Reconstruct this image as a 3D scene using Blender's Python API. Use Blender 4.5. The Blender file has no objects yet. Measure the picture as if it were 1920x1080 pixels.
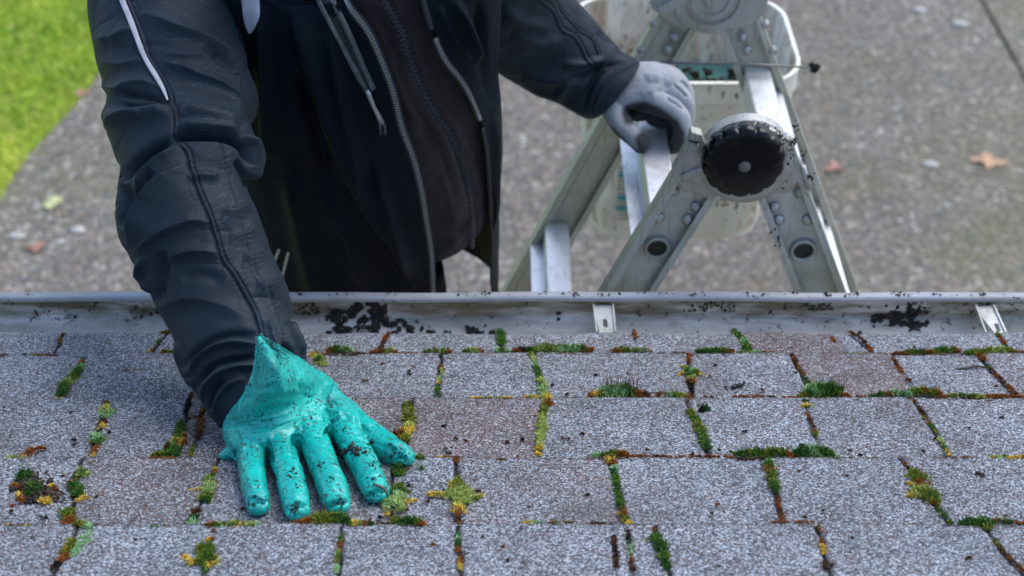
import bpy, bmesh, math, random
import numpy as np
from mathutils import Vector, kdtree
R_ = math.radians
random.seed(7); rng = np.random.default_rng(7)
sc = bpy.context.scene

# ------------------------------------------------------------------ camera
TH = R_(38.8); FPX = 2667.0
F = np.array([0, math.cos(TH), -math.sin(TH)]); U = np.array([0, math.sin(TH), math.cos(TH)]); RT = np.array([1.0, 0, 0])
CAM = np.array([0, -1.428, 1.224])
RHO = TH - math.atan(990 / FPX)                       # roof pitch
cam = bpy.data.cameras.new('camera'); co = bpy.data.objects.new('camera', cam); sc.collection.objects.link(co)
co.location = CAM; co.rotation_euler = (math.pi / 2 - TH, 0, 0)
cam.sensor_width = 36; cam.lens = 36 * FPX / 1920; cam.clip_end = 1000; cam.clip_start = 0.05
cam.dof.use_dof = True; cam.dof.focus_distance = 1.60; cam.dof.aperture_fstop = 5.0
sc.camera = co
# ------------------------------------------------------------------ light
SUN_EL, SUN_AZ = R_(55), R_(52)      # azimuth measured from +Y towards +X
w = bpy.data.worlds.new('World'); sc.world = w; w.use_nodes = True
nt = w.node_tree; sky = nt.nodes.new('ShaderNodeTexSky'); sky.sky_type = 'NISHITA'; sky.sun_disc = False
sky.sun_elevation = SUN_EL; sky.sun_rotation = SUN_AZ; sky.dust_density = 2.0; sky.air_density = 1.2; sky.ozone_density = 2.0
bg = nt.nodes['Background']; bg.inputs[1].default_value = 0.15; nt.links.new(sky.outputs[0], bg.inputs[0])
sl = bpy.data.lights.new('sun', 'SUN'); sl.energy = 0.95; sl.angle = R_(42); sl.color = (1.0, 0.975, 0.94)
so = bpy.data.objects.new('sun', sl); sc.collection.objects.link(so)
sd = Vector((math.sin(SUN_AZ) * math.cos(SUN_EL), math.cos(SUN_AZ) * math.cos(SUN_EL), math.sin(SUN_EL)))
so.rotation_euler = sd.to_track_quat('Z', 'Y').to_euler(); so.location = (6, 2, 8)
sc.view_settings.view_transform = 'Standard'; sc.view_settings.look = 'None'; sc.view_settings.gamma = 1
sc.view_settings.exposure = 0.80
sc.render.engine = 'CYCLES'; sc.cycles.use_denoising = True
sc.cycles.max_bounces = 6

# ------------------------------------------------------------------ numbers: photo measurements -> places in the world
def ray(px, py): return F + RT * ((px - 960) / FPX) + U * ((540 - py) / FPX)
def W(px, py, d): return CAM + ray(px, py) * d
def PY(px, py, y): r = ray(px, py); return CAM + r * ((y - CAM[1]) / r[1])
def PZ(px, py, z): r = ray(px, py); return CAM + r * ((z - CAM[2]) / r[2])
NR = np.array([0, math.sin(RHO), math.cos(RHO)]); DN = np.array([0, -math.cos(RHO), math.sin(RHO)])
def H(px, py, h=0.0): r = ray(px, py); return CAM + r * ((h - CAM @ NR) / (r @ NR))
def pix(P):
    Q = P - CAM; d = Q @ F
    return 960 + FPX * (Q @ RT) / d, 540 - FPX * (Q @ U) / d

# ------------------------------------------------------------------ noise
def _h(i, j, k):
    n = (i.astype(np.uint32) * np.uint32(73856093)) ^ (j.astype(np.uint32) * np.uint32(19349663)) ^ (k.astype(np.uint32) * np.uint32(83492791))
    n = (n ^ (n >> np.uint32(13))) * np.uint32(1274126177); n ^= n >> np.uint32(16)
    return (n & np.uint32(0xffffff)) / float(0xffffff)
def vn(P):
    P = np.asarray(P, float); I = np.floor(P).astype(np.int64); f = P - I; f = f * f * (3 - 2 * f); o = 0
    for a in (0, 1):
        for b in (0, 1):
            for c in (0, 1):
                wt = (f[:, 0] if a else 1 - f[:, 0]) * (f[:, 1] if b else 1 - f[:, 1]) * (f[:, 2] if c else 1 - f[:, 2])
                o = o + wt * _h(I[:, 0] + a, I[:, 1] + b, I[:, 2] + c)
    return o * 2 - 1
def fbm(P, n=3):
    o = 0; a = 1
    for i in range(n): o = o + a * vn(P * 2 ** i + 17.3 * i); a *= .5
    return o

# ------------------------------------------------------------------ objects
def tag(o, label=None, cat=None, group=None, kind=None):
    if label: o['label'] = label
    if cat: o['category'] = cat
    if group: o['group'] = group
    if kind: o['kind'] = kind
    return o
def link(o, parent=None):
    sc.collection.objects.link(o)
    if parent is not None:
        o.parent = parent; o.matrix_parent_inverse = parent.matrix_basis.inverted()
    return o
def thing(name, label, cat, loc=(0, 0, 0), group=None):
    o = bpy.data.objects.new(name, None); o.location = loc; o.empty_display_size = .05; link(o)
    return tag(o, label, cat, group)
def mesh(name, V, Fc, mat, parent=None, smooth=True, cols=None):
    me = bpy.data.meshes.new(name); V = np.asarray(V, np.float32)
    if isinstance(Fc, np.ndarray):
        n, k = Fc.shape
        me.vertices.add(len(V)); me.vertices.foreach_set('co', V.ravel())
        me.loops.add(n * k); me.loops.foreach_set('vertex_index', Fc.astype(np.int32).ravel())
        me.polygons.add(n); me.polygons.foreach_set('loop_start', np.arange(0, n * k, k, dtype=np.int32))
        me.update(calc_edges=True)
    else:
        me.from_pydata([tuple(map(float, v)) for v in V], [], [tuple(map(int, f)) for f in Fc]); me.update()
    if cols is not None:
        for nm, c in cols.items():
            c = np.asarray(c, np.float32)
            if c.ndim == 1:
                a = me.attributes.new(nm, 'FLOAT', 'POINT'); a.data.foreach_set('value', c)
            else:
                a = me.attributes.new(nm, 'FLOAT_COLOR', 'POINT')
                if c.shape[1] == 3: c = np.hstack([c, np.ones((len(c), 1), np.float32)])
                a.data.foreach_set('color', c.ravel())
    if smooth: me.polygons.foreach_set('use_smooth', np.ones(len(me.polygons), bool))
    me.validate()
    if mat: me.materials.append(mat)
    return link(bpy.data.objects.new(name, me), parent)
def grid_faces(m, n, wrap=False):
    i = np.arange(m - 1)[:, None]; j = np.arange(n if wrap else n - 1)[None, :]
    a = i * n + j; b = i * n + (j + 1) % n
    return np.stack([a, b, b + n, a + n], -1).reshape(-1, 4)
class MB:
    """collects simple solids; build() links them as one mesh"""
    def __init__(s): s.V = []; s.F = []; s.n = 0
    def add(s, V, Fc):
        s.V += [tuple(map(float, v)) for v in V]; s.F += [tuple(int(i) + s.n for i in f) for f in Fc]; s.n = len(s.V)
    def prism(s, A, B):
        n = len(A); s.add(list(A) + list(B), [tuple(range(n - 1, -1, -1)), tuple(range(n, 2 * n))] + [(i, (i + 1) % n, n + (i + 1) % n, n + i) for i in range(n)])
    def box(s, lo, hi):
        x0, y0, z0 = lo; x1, y1, z1 = hi
        s.prism([(x0, y0, z0), (x1, y0, z0), (x1, y1, z0), (x0, y1, z0)], [(x0, y0, z1), (x1, y0, z1), (x1, y1, z1), (x0, y1, z1)])
    def bar(s, a, b, wv, tv):
        """beam from a to b, half-width vector wv, half-thickness vector tv"""
        a = np.array(a, float); b = np.array(b, float); wv = np.array(wv); tv = np.array(tv)
        q = [-wv - tv, wv - tv, wv + tv, -wv + tv]
        s.prism([a + k for k in q], [b + k for k in q])
    def polyY(s, pts, y0, y1):
        s.prism([(p[0], y0, p[1]) for p in pts], [(p[0], y1, p[1]) for p in pts])
    def tube(s, P, r, k=8, cap=True):
        P = [np.array(p, float) for p in P]; n = len(P); r = r if hasattr(r, '__len__') else [r] * n
        V = []; up = None
        for i in range(n):
            t = P[min(i + 1, n - 1)] - P[max(i - 1, 0)]; t /= np.linalg.norm(t) + 1e-12
            if up is None:
                up = np.array([0, 0, 1.0]) if abs(t[2]) < .9 else np.array([1.0, 0, 0])
            a = up - t * (up @ t); a /= np.linalg.norm(a); up = a; b = np.cross(t, a)
            for j in range(k):
                q = 2 * math.pi * j / k; V.append(P[i] + r[i] * (a * math.cos(q) + b * math.sin(q)))
        Fc = [(i * k + j, i * k + (j + 1) % k, (i + 1) * k + (j + 1) % k, (i + 1) * k + j) for i in range(n - 1) for j in range(k)]
        if cap: Fc += [tuple(range(k - 1, -1, -1)), tuple((n - 1) * k + j for j in range(k))]
        s.add(V, Fc)
    def ball(s, c, r, ax=(1, 1, 1), k=10, m=6):
        V = []; c = np.array(c)
        for i in range(m + 1):
            t = math.pi * i / m
            for j in range(k):
                q = 2 * math.pi * j / k
                V.append(c + r * np.array([ax[0] * math.sin(t) * math.cos(q), ax[1] * math.sin(t) * math.sin(q), ax[2] * math.cos(t)]))
        s.add(V, [(i * k + j, (i + 1) * k + j, (i + 1) * k + (j + 1) % k, i * k + (j + 1) % k) for i in range(m) for j in range(k)])
    def revY(s, c, prof, k=48, lobes=0, amp=0):
        """revolve (r, y) profile about the y axis through c"""
        V = []; c = np.array(c)
        for (r, y) in prof:
            for j in range(k):
                q = 2 * math.pi * j / k; rr = r + (amp * min(1, max(0, (r - .046) / .008)) * (abs(math.cos(lobes * q / 2)) ** .35 - .75) if lobes else 0)
                V.append(c + np.array([rr * math.sin(q), y, rr * math.cos(q)]))
        n = len(prof)
        s.add(V, [(i * k + j, i * k + (j + 1) % k, (i + 1) * k + (j + 1) % k, (i + 1) * k + j) for i in range(n - 1) for j in range(k)])
    def build(s, name, mat, parent=None, smooth=False, bevel=0, seg=2):
        o = mesh(name, s.V, s.F, mat, parent, smooth)
        if bevel:
            m = o.modifiers.new('b', 'BEVEL'); m.width = bevel; m.segments = seg; m.limit_method = 'ANGLE'; m.angle_limit = R_(35)
        if smooth == 'auto' or bevel: auto(o)
        return o
def auto(o, ang=40):
    me = o.data; me.polygons.foreach_set('use_smooth', np.ones(len(me.polygons), bool))
    bm = bmesh.new(); bm.from_mesh(me)
    for e in bm.edges:
        if len(e.link_faces) == 2 and e.calc_face_angle(0) > R_(ang): e.smooth = False
    bm.to_mesh(me); bm.free()

# ------------------------------------------------------------------ materials
def mat(name, base=(.5, .5, .5), rough=.6, metal=0.0, **kw):
    m = bpy.data.materials.new(name); m.use_nodes = True; b = m.node_tree.nodes['Principled BSDF']
    b.inputs['Base Color'].default_value = (*base, 1); b.inputs['Roughness'].default_value = rough; b.inputs['Metallic'].default_value = metal
    for k, v in kw.items(): b.inputs[k.replace('_', ' ')].default_value = v
    return m
class N:
    def __init__(s, m): s.m = m; s.t = m.node_tree; s.b = s.t.nodes['Principled BSDF']; s.c = s.new('ShaderNodeTexCoord').outputs['Object']
    def new(s, t, **kw):
        n = s.t.nodes.new(t)
        for k, v in kw.items(): setattr(n, k, v)
        return n
    def L(s, a, b): s.t.links.new(a, b)
    def map(s, scale=(1, 1, 1), rot=(0, 0, 0), src=None):
        n = s.new('ShaderNodeMapping'); n.inputs['Scale'].default_value = scale; n.inputs['Rotation'].default_value = rot; s.L(src or s.c, n.inputs[0]); return n.outputs[0]
    def noise(s, scale, detail=4, rough=.55, vec=None, dist=0):
        n = s.new('ShaderNodeTexNoise'); n.inputs['Scale'].default_value = scale; n.inputs['Detail'].default_value = detail
        n.inputs['Roughness'].default_value = rough; n.inputs['Distortion'].default_value = dist; s.L(vec or s.c, n.inputs['Vector']); return n.outputs[0]
    def vor(s, scale, out='Distance', vec=None, feature='F1'):
        n = s.new('ShaderNodeTexVoronoi'); n.feature = feature; n.inputs['Scale'].default_value = scale; s.L(vec or s.c, n.inputs['Vector']); return n.outputs[out]
    def ramp(s, v, stops, interp='LINEAR'):
        n = s.new('ShaderNodeValToRGB'); e = n.color_ramp.elements; n.color_ramp.interpolation = interp
        while len(e) < len(stops): e.new(.5)
        for i, (p, c) in enumerate(stops):
            e[i].position = p; e[i].color = (*c, 1) if hasattr(c, '__len__') else (c, c, c, 1)
        s.L(v, n.inputs[0]); return n.outputs[0]
    def mix(s, f, a, b, mode='MIX'):
        n = s.new('ShaderNodeMix', data_type='RGBA', blend_type=mode)
        for sock, v in ((n.inputs[0], f), (n.inputs[6], a), (n.inputs[7], b)):
            if isinstance(v, (int, float)): sock.default_value = v if sock == n.inputs[0] else (v, v, v, 1)
            elif isinstance(v, tuple): sock.default_value = (*v, 1)
            else: s.L(v, sock)
        return n.outputs[2]
    def math(s, op, a, b=0.0):
        n = s.new('ShaderNodeMath', operation=op)
        for sock, v in ((n.inputs[0], a), (n.inputs[1], b)):
            if isinstance(v, (int, float)): sock.default_value = v
            else: s.L(v, sock)
        return n.outputs[0]
    def attr(s, nm, out='Fac'): n = s.new('ShaderNodeAttribute'); n.attribute_name = nm; return n.outputs[out]
    def sep(s, v): n = s.new('ShaderNodeSeparateColor'); s.L(v, n.inputs[0]); return n.outputs
    def bump(s, h, strength=.5, dist=.001, prev=None):
        n = s.new('ShaderNodeBump'); n.inputs['Strength'].default_value = strength; n.inputs['Distance'].default_value = dist; s.L(h, n.inputs['Height'])
        if prev: s.L(prev, n.inputs['Normal'])
        return n.outputs[0]
    def set(s, k, v): s.L(v, s.b.inputs[k])

def m_shingle():
    m = mat('asphalt_granules', rough=.85, Specular_IOR_Level=.3); n = N(m)
    d = n.noise(900, 2); vec = n.mix(.0012, n.c, n.new('ShaderNodeTexCoord').outputs['Object'])
    cell = n.sep(n.vor(640, 'Color')); cell2 = n.sep(n.vor(330, 'Color'))
    tone = n.ramp(cell[0], [(0, (.045, .047, .052)), (.22, (.11, .115, .126)), (.48, (.19, .21, .24)), (.72, (.345, .38, .43)), (1, (.64, .70, .78))])
    red = n.ramp(cell[1], [(0, (.05, .022, .02)), (.5, (.16, .075, .06)), (1, (.3, .17, .14))])
    tint = n.attr('tint')
    thr = n.math('ADD', n.math('MULTIPLY', tint, .36), .045)
    thr = n.math('ADD', thr, n.math('MULTIPLY', n.math('SUBTRACT', n.noise(9, 3), .5), .35))
    isred = n.math('LESS_THAN', cell[2], thr)
    c = n.mix(isred, tone, red); c = n.mix(n.math('MULTIPLY', tint, .16), c, (.27, .19, .165))
    c = n.mix(n.ramp(cell2[0], [(.0, .35), (.35, 0.0)]), c, (.05, .05, .062))
    pat = n.ramp(n.noise(14, 5, .6), [(.3, .72), (.7, 1.12)]); c = n.mix(1.0, c, pat, 'MULTIPLY')
    dirt = n.ramp(n.noise(6, 6, .65), [(.56, 0.0), (.72, .45)]); c = n.mix(dirt, c, (.10, .075, .06))
    c = n.mix(n.attr('tone'), c, (.0, .0, .0))
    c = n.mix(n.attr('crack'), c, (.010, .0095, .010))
    n.set('Base Color', c)
    dist = n.vor(640, 'Distance')
    n.set('Normal', n.bump(n.math('SUBTRACT', cell[1], dist), .9, .0011))
    return m
def m_simple(name, base, rough, nscale, var=.3, bump=.2, bdist=.001, metal=0, **kw):
    m = mat(name, base, rough, metal, **kw); n = N(m); x = n.noise(nscale, 5, .6)
    lo = tuple(v * (1 - var) for v in base); hi = tuple(min(1, v * (1 + var)) for v in base)
    n.set('Base Color', n.ramp(x, [(.3, lo), (.7, hi)])); n.set('Normal', n.bump(x, bump, bdist)); return m
def m_moss():
    m = mat('moss_leaves', rough=.7, Specular_IOR_Level=.25); n = N(m)
    v = n.ramp(n.noise(500, 2), [(.3, .55), (.7, 1.25)]); n.set('Base Color', n.mix(1.0, n.attr('Col', 'Color'), v, 'MULTIPLY'))
    n.b.inputs['Subsurface Weight'].default_value = .0; return m
def m_fabric(name, base, sheen=.25, rough=.6, weave=900, spec=.35, dustc=1.0):
    m = mat(name, base, rough, Specular_IOR_Level=spec, Sheen_Weight=sheen, Sheen_Roughness=.5); n = N(m)
    big = n.ramp(n.noise(7, 4, .6), [(.3, tuple(v * .8 for v in base)), (.7, tuple(v * 1.25 for v in base))])
    # short diagonal dashes printed on the arm panel
    sv = n.map((90, 90, 900), (R_(20), R_(48), 0)); dash = n.ramp(n.noise(1.0, 1, .5, sv), [(.62, 0.0), (.68, .35)])
    dash = n.math('MULTIPLY', dash, n.attr('panel'))
    c = n.mix(dash, big, tuple(v * 5 + .02 for v in base))
    dust = n.ramp(n.noise(420, 2, .5), [(.74, 0.0), (.80, .22)]); dust = n.math('MULTIPLY', dust, n.ramp(n.noise(9, 3), [(.45, 0.0), (.65, dustc)]))
    c = n.mix(dust, c, (.22, .2, .19)); n.set('Base Color', c)
    f = n.noise(weave, 2); g = n.noise(38, 4, .6)
    n.set('Normal', n.bump(f, .10, .0004, n.bump(g, .22, .003))); return m
def m_fleece():
    m = mat('black_fleece', (.016, .0125, .013), .95, Sheen_Weight=.08, Sheen_Roughness=.6, Specular_IOR_Level=.1); n = N(m)
    x = n.noise(650, 4, .7); y = n.noise(120, 4, .7)
    c = n.ramp(x, [(.3, (.010, .0072, .0078)), (.7, (.040, .028, .030))])
    hair = n.ramp(n.noise(1, 2, .5, n.map((70, 70, 900), (.4, .5, .2))), [(.71, 0.0), (.74, .35)])
    n.set('Base Color', n.mix(hair, c, (.10, .085, .08))); n.set('Normal', n.bump(x, .7, .0015, n.bump(y, .5, .002))); return m
def m_green():
    m = mat('turquoise_nitrile', (.0, .33, .29), .26, Specular_IOR_Level=.55, Coat_Weight=.12, Coat_Roughness=.2); n = N(m)
    base = n.ramp(n.noise(16, 5, .6), [(.3, (.0, .36, .315)), (.7, (.001, .51, .44))])
    a = n.ramp(n.noise(17, 7, .75), [(.52, 0.0), (.68, .6)]); sm = n.math('MULTIPLY', a, n.attr('cuff')); base = n.mix(sm, base, (.02, .16, .14))
    sp = n.noise(260, 6, .72); msk = n.ramp(n.noise(30, 4, .65), [(.38, 0.0), (.56, 1.0)])
    thr = n.ramp(sp, [(.55, 0.0), (.57, 1.0)]); d1 = n.math('MULTIPLY', thr, msk)
    d2 = n.ramp(n.noise(75, 6, .7, dist=1.2), [(.60, 0.0), (.615, 1.0)])
    d2 = n.math('MULTIPLY', d2, n.attr('dirty')); d = n.math('MAXIMUM', d1, d2)
    wr = n.math('MULTIPLY', n.ramp(n.noise(1, 4, .7, n.map((90, 300, 90), (0, 0, R_(35)))), [(.60, 0.0), (.66, .5)]), n.attr('cuff'))
    n.set('Base Color', n.mix(d, n.mix(wr, base, (.25, .55, .5)), (.008, .010, .012)))
    n.set('Roughness', n.ramp(n.math('MAXIMUM', d, n.math('MULTIPLY', n.attr('cuff'), .35)), [(0, .32), (.35, .52), (1, .65)]))
    n.set('Normal', n.bump(n.noise(45, 5, .6), .22, .002, n.bump(d, .4, .0006))); return m
def m_grey_glove():
    m = mat('grey_knit_glove', (.33, .345, .36), .75, Sheen_Weight=.1, Specular_IOR_Level=.3); n = N(m)
    c = n.mix(n.attr('coat'), n.ramp(n.noise(40, 4), [(.3, (.31, .325, .345)), (.7, (.39, .405, .425))]), (.035, .037, .043))
    c = n.mix(n.ramp(n.noise(22, 5, .6), [(.60, 0.0), (.75, .35)]), c, (.14, .15, .17))
    n.set('Base Color', c); k = n.vor(520, 'Distance'); n.set('Normal', n.bump(k, .35, .0008, n.bump(n.noise(60, 4), .25, .002))); return m
def m_alu(name, base, dirt=.5, rough=.42, metal=.75, gcol=(.20, .19, .11)):
    m = mat(name, base, rough, metal); n = N(m)
    c = n.ramp(n.noise(9, 5, .6), [(.3, tuple(v * .8 for v in base)), (.7, base)])
    g = n.ramp(n.noise(14, 6, .65), [(.45, 0.0), (.66, dirt)]); c = n.mix(g, c, gcol)
    spn = n.noise(150, 5, .7); sp = n.math('MULTIPLY', n.ramp(spn, [(.66, 0.0), (.68, 1.0)]), n.ramp(n.noise(18, 3), [(.48, 0.0), (.6, 1.0)]))
    sc2 = n.ramp(n.noise(1, 5, .7, n.map((220, 60, 14), (0, R_(-22), 0))), [(.56, 0.0), (.60, .35)]); c = n.mix(sc2, c, (.16, .15, .13))
    c = n.mix(sp, c, (.012, .011, .011)); n.set('Base Color', c)
    n.set('Metallic', n.math('MULTIPLY', n.math('SUBTRACT', 1.0, n.math('MAXIMUM', sp, n.math('MULTIPLY', g, .8))), metal))
    n.set('Roughness', n.ramp(n.noise(40, 5, .6), [(.3, rough * .85), (.7, rough * 1.3)]))
    n.set('Normal', n.bump(spn, .12, .0008, n.bump(n.noise(25, 4), .12, .002))); return m
def m_gutter():
    m = mat('painted_gutter', (.5, .5, .5), .38); n = N(m)
    c = n.ramp(n.noise(6, 4), [(.3, (.62, .61, .59)), (.7, (.72, .71, .69))])
    c = n.mix(n.attr('lip'), c, (.38, .40, .44))
    st = n.math('MULTIPLY', n.ramp(n.noise(1, 6, .65, n.map((7, 40, 40))), [(.30, 0.0), (.55, 1.0)]), n.attr('grime'))
    c = n.mix(n.math('MULTIPLY', n.ramp(n.noise(1, 5, .7, n.map((16, 30, 30))), [(.50, 0.0), (.66, .55)]), n.math('ADD', n.attr('grime'), .15)), c, (.06, .052, .04))
    c = n.mix(st, c, (.13, .115, .075))
    sp = n.noise(70, 7, .75); sp = n.ramp(sp, [(.60, 0.0), (.625, 1.0)]); sp = n.math('MULTIPLY', sp, n.ramp(n.noise(1, 4, .6, n.map((7, 20, 20))), [(.40, 0.0), (.55, 1.0)]))
    sp = n.math('MULTIPLY', sp, n.math('ADD', n.math('MULTIPLY', n.attr('grime'), .8), .2)); sp = n.ramp(sp, [(.2, 0.0), (.3, 1.0)])
    c = n.mix(sp, c, (.014, .012, .011)); n.set('Base Color', c); n.set('Normal', n.bump(sp, .4, .001, n.bump(n.noise(12, 3), .15, .004))); return m
def m_drive():
    m = mat('exposed_aggregate', rough=.8, Specular_IOR_Level=.3); n = N(m)
    wv = n.mix(.004, n.c, n.noise(60, 2)); cell = n.sep(n.vor(62, 'Color'))
    c = n.ramp(cell[0], [(0, (.10, .09, .075)), (.3, (.19, .165, .135)), (.55, (.26, .24, .215)), (.75, (.37, .33, .28)), (.9, (.46, .35, .25)), (1, (.85, .84, .80))])
    c = n.mix(n.ramp(cell[1], [(.75, 0.0), (.85, .6)]), c, (.20, .24, .30)); c = n.mix(n.ramp(cell[2], [(.9, 0.0), (.95, .7)]), c, (.62, .60, .55))
    ed = n.vor(62, 'Distance'); c = n.mix(n.ramp(ed, [(.35, 0.0), (.6, .75)]), c, (.15, .138, .12))
    big = n.sep(n.vor(17, 'Color')); bd_ = n.vor(17, 'Distance'); c = n.mix(n.math('MULTIPLY', n.ramp(big[0], [(.80, 0.0), (.86, .7)]), n.ramp(bd_, [(.26, 1.0), (.34, 0.0)])), c, (.60, .58, .53)); c = n.mix(n.math('MULTIPLY', n.ramp(big[1], [(.84, 0.0), (.88, .6)]), n.ramp(bd_, [(.26, 1.0), (.36, 0.0)])), c, (.10, .10, .10))
    c = n.mix(n.ramp(n.noise(.9, 5, .6), [(.47, 0.0), (.68, .45)]), c, (.16, .17, .06))
    c = n.mix(n.ramp(n.noise(7, 5, .6), [(.5, 0.0), (.72, .4)]), c, (.12, .115, .09))
    c = n.mix(1.0, c, n.ramp(n.noise(.5, 3), [(.3, .68), (.7, .90)]), 'MULTIPLY'); c = n.mix(1.0, c, (1.0, .97, .925), 'MULTIPLY')
    n.set('Base Color', c); n.set('Normal', n.bump(ed, .6, .006)); n.L(n.ramp(cell[1], [(0, .5), (1, .9)]), n.b.inputs['Roughness']); return m
def m_bucket():
    m = mat('stained_white_plastic', (.7, .69, .6), .45, Subsurface_Weight=.2, Subsurface_Radius=(.03, .028, .02)); n = N(m)
    c = n.ramp(n.noise(7, 4), [(.3, (.88, .85, .72)), (.7, (.95, .93, .86))])
    inn = n.attr('inside'); rust = n.ramp(n.noise(1, 6, .7, n.map((26, 26, 7))), [(.41, 0.0), (.66, .8)])
    c = n.mix(n.math('MULTIPLY', rust, n.math('ADD', n.math('MULTIPLY', inn, .85), .12)), c, (.36, .21, .09))
    sp = n.ramp(n.noise(1, 7, .75, n.map((60, 60, 35))), [(.575, 0.0), (.60, 1.0)])
    sp = n.math('MULTIPLY', sp, n.ramp(n.noise(1, 3, .5, n.map((9, 9, 6))), [(.40, 0.0), (.56, 1.0)]))
    c = n.mix(sp, c, (.03, .024, .02)); inn2 = n.mix(n.ramp(n.noise(9, 5, .7), [(.45, 0.0), (.7, .22)]), c, (.45, .33, .20)); n.set('Base Color', inn2); return m

M = dict(
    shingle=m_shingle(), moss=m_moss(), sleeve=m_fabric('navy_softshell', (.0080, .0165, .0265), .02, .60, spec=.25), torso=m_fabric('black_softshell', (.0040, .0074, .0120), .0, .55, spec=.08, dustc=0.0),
    fleece=m_fleece(), green=m_green(), grey=m_grey_glove(), gutter=m_gutter(), drive=m_drive(), bucket=m_bucket(),
    rail=m_alu('weathered_aluminium', (.60, .60, .58), .85, metal=.45, gcol=(.38, .365, .25)), rail_far=m_alu('algae_stained_aluminium', (.60, .59, .50), .95, metal=.3, gcol=(.43, .41, .29)),
    rung=m_alu('polished_rung', (.86, .87, .90), .12, .35, .6), plate=m_alu('hinge_casting', (.50, .50, .48), .8, .45, .6, gcol=(.30, .27, .19)),
    pin=m_alu('dull_pin', (.15, .145, .135), .8, .6, .2),
    hanger=m_alu('hanger_strip', (.62, .63, .62), .5, .5, .3),
    rivet=m_alu('rivet_metal', (.55, .54, .53), .4, .35, .8), wire=m_alu('galvanised_wire', (.20, .20, .21), .6),
    zipm=mat('zip_metal', (.40, .41, .42), .4, .7), zipd=mat('dark_and_shaded_zip', (.06, .065, .075), .4, .3), tape=mat('zip_tape', (.012, .012, .014), .7),
    reflect=m_simple('reflective_fabric', (.42, .43, .46), .5, 90, .15), weldd=m_simple('dark_pocket_tape', (.008, .0115, .0155), .30, 60, .4), weld=m_simple('welded_pocket_tape', (.075, .088, .095), .28, 60, .5),
    trouser=m_simple('work_trousers', (.012, .013, .016), .8, 60, .4, .4), skin=m_simple('skin', (.55, .34, .25), .5, 60, .1), hair=m_simple('brown_hair', (.05, .03, .02), .6, 300, .5, .8),
    boot=m_simple('boot_leather', (.05, .035, .02), .5, 60, .4), sole=mat('rubber', (.02, .02, .02), .8),
    muck=m_simple('wet_black_muck', (.012, .010, .009), .42, 300, .6, .8, .002), white=m_simple('painted_board', (.7, .7, .68), .6, 8, .06, .1), wall=m_simple('painted_siding', (.55, .54, .50), .7, 5, .08, .2, .004),
    lawn=m_simple('lawn_soil', (.20, .30, .04), .9, 14, .4, .6, .02), earth=m_simple('dark_earth', (.085, .08, .07), .9, 3, .4, .4, .02), teal=mat('teal_print', (.02, .28, .36), .5), grid=mat('grey_print', (.40, .40, .34), .6),
    leaf=m_simple('dry_leaf', (.58, .36, .22), .7, 30, .3, .4), leafp=m_simple('pale_green_leaf', (.55, .58, .30), .7, 30, .2, .4), leafr=m_simple('pink_leaf', (.50, .27, .20), .7, 30, .3, .4), pebble=m_simple('pale_stone', (.50, .49, .45), .7, 30, .2), 
    twig=m_simple('twig_bark', (.10, .075, .06), .8, 120, .5), water=mat('murky_water', (.12, .28, .24), .15), debris=m_simple('gutter_compost', (.030, .017, .010), .8, 60, .9, .9, .004),
)
mk = mat('glossy_black_knob', (.003, .003, .004), .2, Specular_IOR_Level=.28); _n = N(mk)
_d = _n.ramp(_n.noise(90, 6, .7), [(.5, 0.0), (.62, 1.0)]); _n.set('Roughness', _n.ramp(_d, [(0, .14), (1, .32)])); _n.set('Normal', _n.bump(_n.noise(90, 3, .6), .22, .0015)); M['knob'] = mk
mg = mat('grass_blades', rough=.55); _n = N(mg); _n.set('Base Color', _n.attr('Col', 'Color')); mg.node_tree.nodes['Principled BSDF'].inputs['Subsurface Weight'].default_value = .0; M['grass'] = mg

# ================================================================== SETTING
GZ = -2.6
tag(mesh('ground', [(-300, -300, GZ - .004), (300, -300, GZ - .004), (300, 300, GZ - .004), (-300, 300, GZ - .004)], [(0, 1, 2, 3)], M['earth']), kind='structure')
tag(mesh('lawn', [(-14, -2, GZ), (-2.0, -2, GZ), (-2.0, 12, GZ), (-14, 12, GZ)], [(0, 1, 2, 3)], M['lawn']), kind='structure')
# driveway in two slabs with a tooled joint between them
edge = [(-2.52, -2), (-2.47, 2.5), (-2.40, 3.6), (-2.33, 4.3), (-2.19, 4.85), (-2.12, 5.6), (-2.02, 7), (-1.9, 30)]
mb = MB()
def slab(pts, z0, z1): mb.prism([(x, y, z0) for x, y in pts], [(x, y, z1) for x, y in pts])
slab([(e[0], e[1]) for e in edge][::-1] + [(2.655, -2), (2.665, 6), (2.69, 30)], GZ - .1, GZ + .03)
slab([(2.672, -2), (9, -2), (9, 30), (2.707, 30), (2.682, 6)], GZ - .1, GZ + .03)
tag(mb.build('driveway', M['drive']), kind='structure')
GT = GZ + .03
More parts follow.
